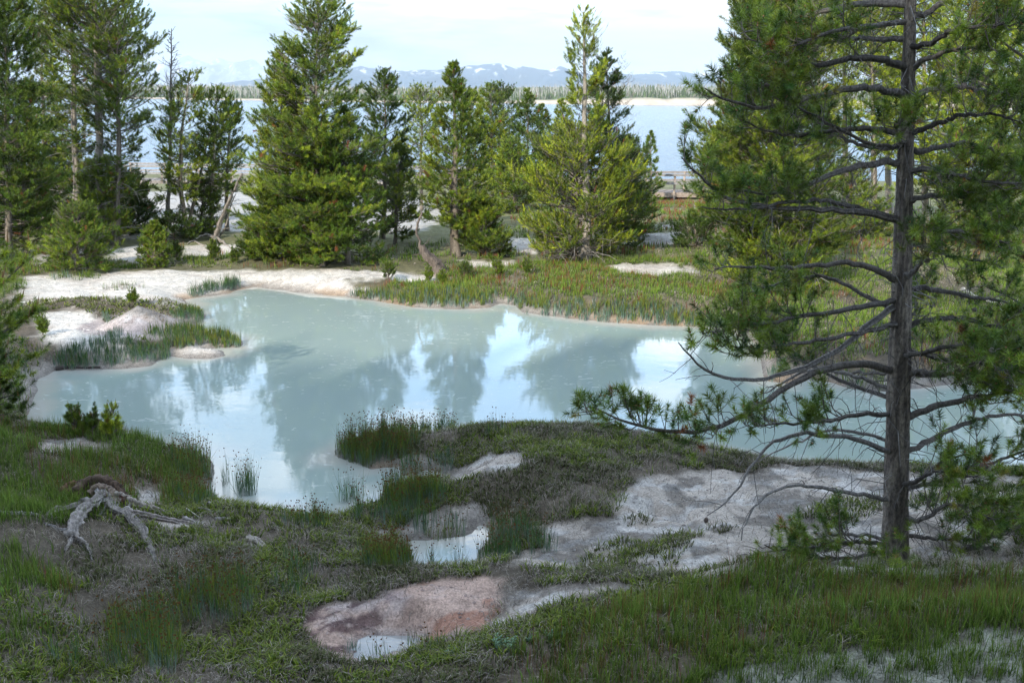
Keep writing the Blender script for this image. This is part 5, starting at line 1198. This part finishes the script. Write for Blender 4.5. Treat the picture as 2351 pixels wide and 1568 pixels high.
rush_thing([(700,1200),(720,1190),(760,1205),(750,1222),(705,1220)], 'brown rush tuft at the near edge of the pool', 1000, R2, .7, water=False)
rush_thing([(640,1195),(700,1195),(700,1212),(640,1210)], 'short brown rushes at the near edge of the pool', 700, R2, .6, water=False)
# left bank beds
rush_thing([(120,840),(180,832),(340,815),(400,808),(385,826),(330,840),(200,850),(130,850)], 'long dark rush bed on the lower left shore', 1300, (('rush', .7), ('blue', .5)), .62, 1.6)
rush_thing([(330,800),(360,790),(430,770),(470,775),(470,798),(430,812),(380,812)], 'brown and green rushes right of the cone of mud', 1100, (('rush', .8), ('brush', .4)), .62, 1.6)
rush_thing([(470,785),(500,778),(555,788),(550,798),(500,800),(475,798)], 'rush tuft at the tip of the lower spit', 1000, R2, .62, 1.6)
rush_thing([(390,738),(430,732),(470,728),(465,742),(430,746),(395,744)], 'bluish green rush tuft at the tip of the upper spit', 1200, (('rush', .7), ('blue', .5)), .62, 1.6)
rush_thing([(424,680),(450,672),(545,650),(552,662),(500,674),(430,685)], 'bright green rushes at the far left inlet', 1300, (('rush', .6), ('blue', .6)), .9, 1.8, water=False)
rush_thing([(228,738),(240,728),(250,732),(248,742),(232,744)], 'single grey green tuft on the white crust beside the cone of mud', 500, (('blue', 1),), .9, 1.5, water=False)
rush_thing([(245,775),(262,760),(285,765),(280,778),(250,780)], 'grey green tuft at the small pool left of the cone of mud', 500, (('blue', 1),), .7, 1.5, water=False)

# far side belt and meadow
fb = BB()
for pl, dens, kinds, hs, wat in (([(798,678),(850,672),(1000,676),(1130,684),(1130,704),(1050,708),(950,704),(880,692),(802,684)], 800, (('brush', .7), ('blue', .5)), .8, False),
      ([(1135,680),(1200,682),(1210,700),(1150,694)], 500, (('blue', 1),), .8, False), ([(1180,700),(1300,692),(1500,702),(1640,720),(1740,748),(1690,756),(1500,745),(1300,728),(1190,712)], 650, (('brush', .8), ('blue', .5)), .75, False),
      ([(1200,722),(1350,738),(1600,752),(1690,758),(1600,742),(1300,724)], 400, (('blue', 1),), .8, True), ([(1755,870),(1770,858),(1806,862),(1806,880),(1765,876)], 500, (('blue', 1),), .8, True),
      ([(1900,860),(1950,860),(2060,880),(2030,905),(1940,895)], 350, (('rush', .5), ('brush', .6)), .8, False), ([(2090,870),(2200,850),(2400,840),(2400,870),(2200,884),(2100,892)], 350, (('rush', .5), ('brush', .6)), .9, False)):
    B_, w = rush_poly(pl, dens, kinds, hs, 2.4, wat)
    for a, b_, c_ in zip(B_.V, B_.T, B_.C): fb.V.append(a); fb.T.append(b_+fb.n-0); fb.C.append(c_)
    # reindex: B_.T already holds running indices inside B_
    fb.n += sum(len(v) for v in B_.V)
fb.build('rush_belt', 'belt of rushes along the far shore of the pool', 'rushes')
MW = hitpoly([(-500,610),(560,585),(900,640),(1000,620),(1200,600),(1500,590),(1700,600),(2900,610),(3000,860),(2200,860),(1900,860),(1760,830),(1740,760),(1600,742),(1180,695),(1000,672),(820,668),(1010,640),(700,616),(400,612),(150,622),(-400,680)])
def meadow(pw, d, kinds, bare=.4, hs=.8, ws=2.6, thr=None, tint=1.0):
    m = BB(); A = area(pw)
    for kd, fr, seed, th in kinds:
        c = pts_in(pw, int(A*d*fr/6)); c = c[fbm(c[:, 0]*.55, c[:, 1]*.55, seed, 4) > th]; p, hd = clump_pts(c, 6, .10); m.add(blades(ground_pts(p, bare), kd, hs=hs, ws=ws, tint=tint))
    return m
m = meadow(MW, 230, (('fine', 2.0, 5, .42), ('dead', .7, 6, .40), ('sorrel', .35, 7, .53), ('turf', .3, 8, .5), ('brush', .25, 9, .55)), tint=1.15); m.build('meadow_grass', 'green and straw coloured meadow grass beyond the pool', 'grass')
MF = hitpoly([(330,560),(560,560),(600,600),(1000,560),(1170,520),(1180,480),(1500,465),(1640,462),(1760,480),(2900,480),(2900,610),(1700,600),(1500,590),(1200,600),(1000,620),(560,590),(330,575)])
m = meadow(MF, 45, (('fine', 1.3, 15, .36), ('dead', .5, 16, .42), ('sorrel', .9, 17, .50)), hs=1.0, ws=4.5, tint=1.2); m.build('far_meadow_grass', 'meadow grass with red sorrel in front of the boardwalk', 'grass')
LT = BB()
for pl, kinds in (([(50,700),(100,690),(230,684),(300,692),(420,700),(470,712),(455,722),(400,722),(300,716),(170,706),(90,716),(40,720)], (('turf', 1), ('purple', .8), ('dead', 1))), ([(260,800),(300,775),(340,778),(370,800),(330,815),(280,812)], (('dead', 2), ('turf', .6))), ([(330,730),(380,722),(395,745),(360,742)], (('dead', 1.5),)),
                  ([(-40,780),(90,785),(120,815),(120,850),(80,868),(60,880),(-40,890)], (('dead', 1.6), ('turf', .8), ('rush', .2))), ([(-40,880),(60,885),(60,960),(-40,980)], (('dead', 1), ('fine', 1))), ([(232,662),(260,655),(325,655),(328,662),(260,668)], (('dead', 1), ('fine', .6))),
                  ([(110,640),(170,628),(240,632),(230,640),(130,646)], (('fine', 1.4), ('blue', .3))), ([(-20,650),(50,640),(60,660),(0,690)], (('fine', 1.4),)), ([(430,668),(470,655),(545,636),(552,650),(470,668)], (('dead', 1.6), ('purple', .6))), ([(0,690),(60,692),(60,720),(0,780)], (('dead', 1), ('turf', .7)))):
    w = region(pl); A = area(w)
    for kd, fr in kinds:
        c = pts_in(w, int(A*fr*260/7)); p, hd = clump_pts(c, 7, .09); s_ = gz(p[:, 0], p[:, 1], SD); p = p[s_ > .02]
        LT.add(blades(np.concatenate([p, gz(p[:, 0], p[:, 1])[:, None]], 1), kd, ws=1.8))
LT.build('bank_turf', 'low turf and dead stems between the white flats on the left', 'turf')

# pale leafy plants on the near right bank
def leafy(px, py, r, label, seed):
    g = np.random.default_rng(seed); b = hit(px, py); root = empty('leafy_plant', tuple(b), label, 'plant', 'pale leafy plants on the near bank')
    st = MB(); V = []; C = []
    for k in range(9):
        a = g.random()*6.28; q = r*.6*g.random(); p = np.array([q*math.cos(a), q*math.sin(a), -.01]); e = p+np.array([math.cos(a)*r*.4, math.sin(a)*r*.4, r*(1.0+.5*g.random())])
        st.tubes(np.stack([p, e]), np.array([.004, .003]), 4, C=(.15, .2, .12))
        for j in range(14):
            t = .25+.75*j/13; c = p+(e-p)*t; aa = j*2.4; d = np.array([math.cos(aa), math.sin(aa), .55]); d /= np.linalg.norm(d); s = np.array([-math.sin(aa), math.cos(aa), 0])*.009; l = r*.38*(1.2-t*.6)
            V += [c, c+d*l*.5+s, c+d*l, c+d*l*.5-s]; C += [np.array([.20, .32, .20])*(.8+.4*g.random())]*4
    st.build('stems', M_TWIG, root); link(mesh_np('leaves', V, quads=np.arange(len(V)).reshape(-1, 4), col=C, mat=M_GRASS), 'leaves', root)
leafy(1160, 1490, .10, 'largest pale grey green leafy plant on the near right bank', 1)
leafy(1268, 1472, .07, 'pale leafy plant right of the largest one, lower of the pair', 2)
leafy(1290, 1462, .06, 'pale leafy plant right of the largest one, upper of the pair', 3)
leafy(1032, 1505, .06, 'pale leafy plant by the front of the pink crust', 4)
leafy(1215, 1470, .04, 'smallest pale leafy plant on the near right bank', 5)

# ------------------------------------------------------------------ driftwood roots on the near left bank
def driftwood():
    base = hit(250, 1180); root = empty('driftwood_stump', tuple(base), 'bleached driftwood stump with sprawling twisted roots on the near left bank', 'driftwood')
    G_ = (.36, .325, .30); BR = (.11, .075, .055)
    def rt(pts, r0, r1, C, seed, K=18, n=34, mat=M_WEATHERED, name='root'):
        W = []
        for q in pts:
            h = hit(q[0], q[1]); h[2] += q[2]*.62+.004; h[1] -= q[3] if len(q) > 3 else 0; W.append(h-base)
        P = wob_line(W, n, min(r0*.12, .01), seed); g = np.random.default_rng(seed); rr = .95*np.linspace(r0, r1, n)*(1+.45*(fbm(np.linspace(0, 7, n), np.zeros(n)+seed, seed)-.5)*2)
        mb = MB(); mb.tubes(P, rr, K, C=C, rough=.8, seed=seed); mb.build(name, mat, root, True)
    # thick pale arm to the left with its fork
    rt([(238,1158,.16),(205,1180,.16),(170,1180,.12),(125,1182,.05),(108,1186,.02)], .075, .022, G_, 1)
    rt([(215,1175,.15),(190,1195,.13),(172,1220,.08),(165,1240,.04)], .065, .045, G_, 2)
    rt([(165,1238,.04),(185,1250,.07),(203,1262,.04),(212,1288,.01)], .034, .009, G_, 3)
    rt([(170,1232,.05),(160,1252,.03),(150,1268,.02)], .026, .008, G_, 4)
    rt([(170,1224,.06),(140,1222,.04),(118,1212,.04),(100,1205,.03)], .018, .007, (.30,.28,.27), 5)
    # stump heart, dark and rotten
    rt([(170,1150,.05),(200,1135,.15),(245,1135,.20),(275,1145,.14),(290,1165,.06)], .075, .05, BR, 6, name='stump')
    rt([(205,1150,.12),(230,1142,.22),(262,1150,.2),(268,1170,.1)], .055, .03, (.26,.20,.16), 7)
    rt([(140,1140,.05),(160,1125,.10),(178,1122,.10),(178,1145,.04)], .045, .03, (.24,.13,.09), 8)
    # long arm to the right
    rt([(262,1155,.13),(290,1160,.09),(320,1168,.07),(350,1175,.05),(375,1182,.04)], .055, .020, (.33,.29,.25), 9)
    rt([(255,1175,.05),(300,1182,.05),(340,1190,.05),(390,1198,.04),(440,1206,.02),(490,1212,.01)], .035, .012, (.36,.31,.29), 10)
    rt([(345,1168,.06),(362,1178,.08),(380,1180,.04)], .02, .01, (.36,.31,.28), 11)
    # arm running down and to the right
    rt([(254,1148,.16),(262,1180,.12),(285,1188,.10),(310,1200,.09),(328,1225,.06),(345,1252,.04),(356,1290,.01)], .050, .014, G_, 12)
    rt([(290,1188,.10),(305,1215,.08),(322,1225,.06),(340,1262,.02),(368,1292,.01)], .022, .006, G_, 13)
    rt([(225,1150,.2),(240,1172,.15),(252,1160,.16),(240,1180,.08),(228,1190,.05)], .022, .01, (.36,.34,.33), 14)
    rt([(248,1140,.2),(236,1165,.18),(222,1178,.1)], .02, .01, (.42,.40,.38), 15)
    rt([(285,1150,.08),(300,1165,.09),(296,1178,.05)], .016, .008, (.4,.37,.35), 16)
    rt([(0,1182,.02),(50,1183,.03),(88,1186,.02)], .018, .012, (.42,.40,.38), 17)
    g = np.random.default_rng(3)
    for k in range(16):            # broken splinters and stubs strewn to the right and round the heart
        x = 230+g.random()*270; y = 1150+(x-230)*.17+g.normal(0, 12); a = g.normal(.15, .6); l = 14+g.random()*38
        rt([(x, y, .05+.05*g.random()), (x+l*.5*math.cos(a), y+l*.5*math.sin(a), .08*g.random()+.03), (x+l*math.cos(a), y+l*math.sin(a), .02)], .012+.014*g.random(), .004, [(.38,.35,.33), (.27,.22,.18), (.5,.46,.42)][k % 3], 30+k, K=7, n=9, name='splinter')
driftwood()
lying('driftwood_branch', [(568,1238,.02),(590,1250,.05),(610,1265,.04),(619,1276,.0)], .035, .015, 'short bleached root end poking out of a dead tussock on the near bank', 'driftwood', 21, C=(.46, .41, .36))
lying('driftwood_branch', [(576,1252,.02),(578,1268,.02),(570,1285,.0)], .016, .007, 'thin dark root drooping below the short bleached root end', 'driftwood', 22, C=(.26, .23, .2))
# loose stones on the crust
rb = BB(); g = np.random.default_rng(5)
OCT = np.array([(1,0,0),(-1,0,0),(0,1,0),(0,-1,0),(0,0,1),(0,0,-1)], float); OT = np.array([(0,2,4),(2,1,4),(1,3,4),(3,0,4),(2,0,5),(1,2,5),(3,1,5),(0,3,5)])
for kind, w in BP:
    if w[:, 1].max() > 40: continue
    n = int(area(w)*(190 if w[:, 1].mean() < 17 else 30)); p = pts_in(w, n); s_ = gz(p[:, 0], p[:, 1], SD); p = p[s_ > .1]; n = len(p)
    r = .004+.024*g.random(n)**5+(0 if w[:, 1].mean() < 17 else .012); V = OCT[None]*r[:, None, None]*(.6+.6*g.random((n, 6, 1)))*[1, 1, .6]
    V = V+np.concatenate([p, gz(p[:, 0], p[:, 1])[:, None]+.003], 1)[:, None]
    c = np.array({'white': (.72,.69,.64), 'pink': (.5,.38,.34)}.get(kind, (.5,.46,.43)))*(.6+.6*g.random((n, 1))); i = np.arange(n)[:, None, None]*6
    rb.add((V.reshape(-1, 3), (i+OT[None]).reshape(-1, 3), np.repeat(c, 6, 0)))
o = rb.build('gravel', 'grit and small stones scattered over the mineral crust', 'gravel')
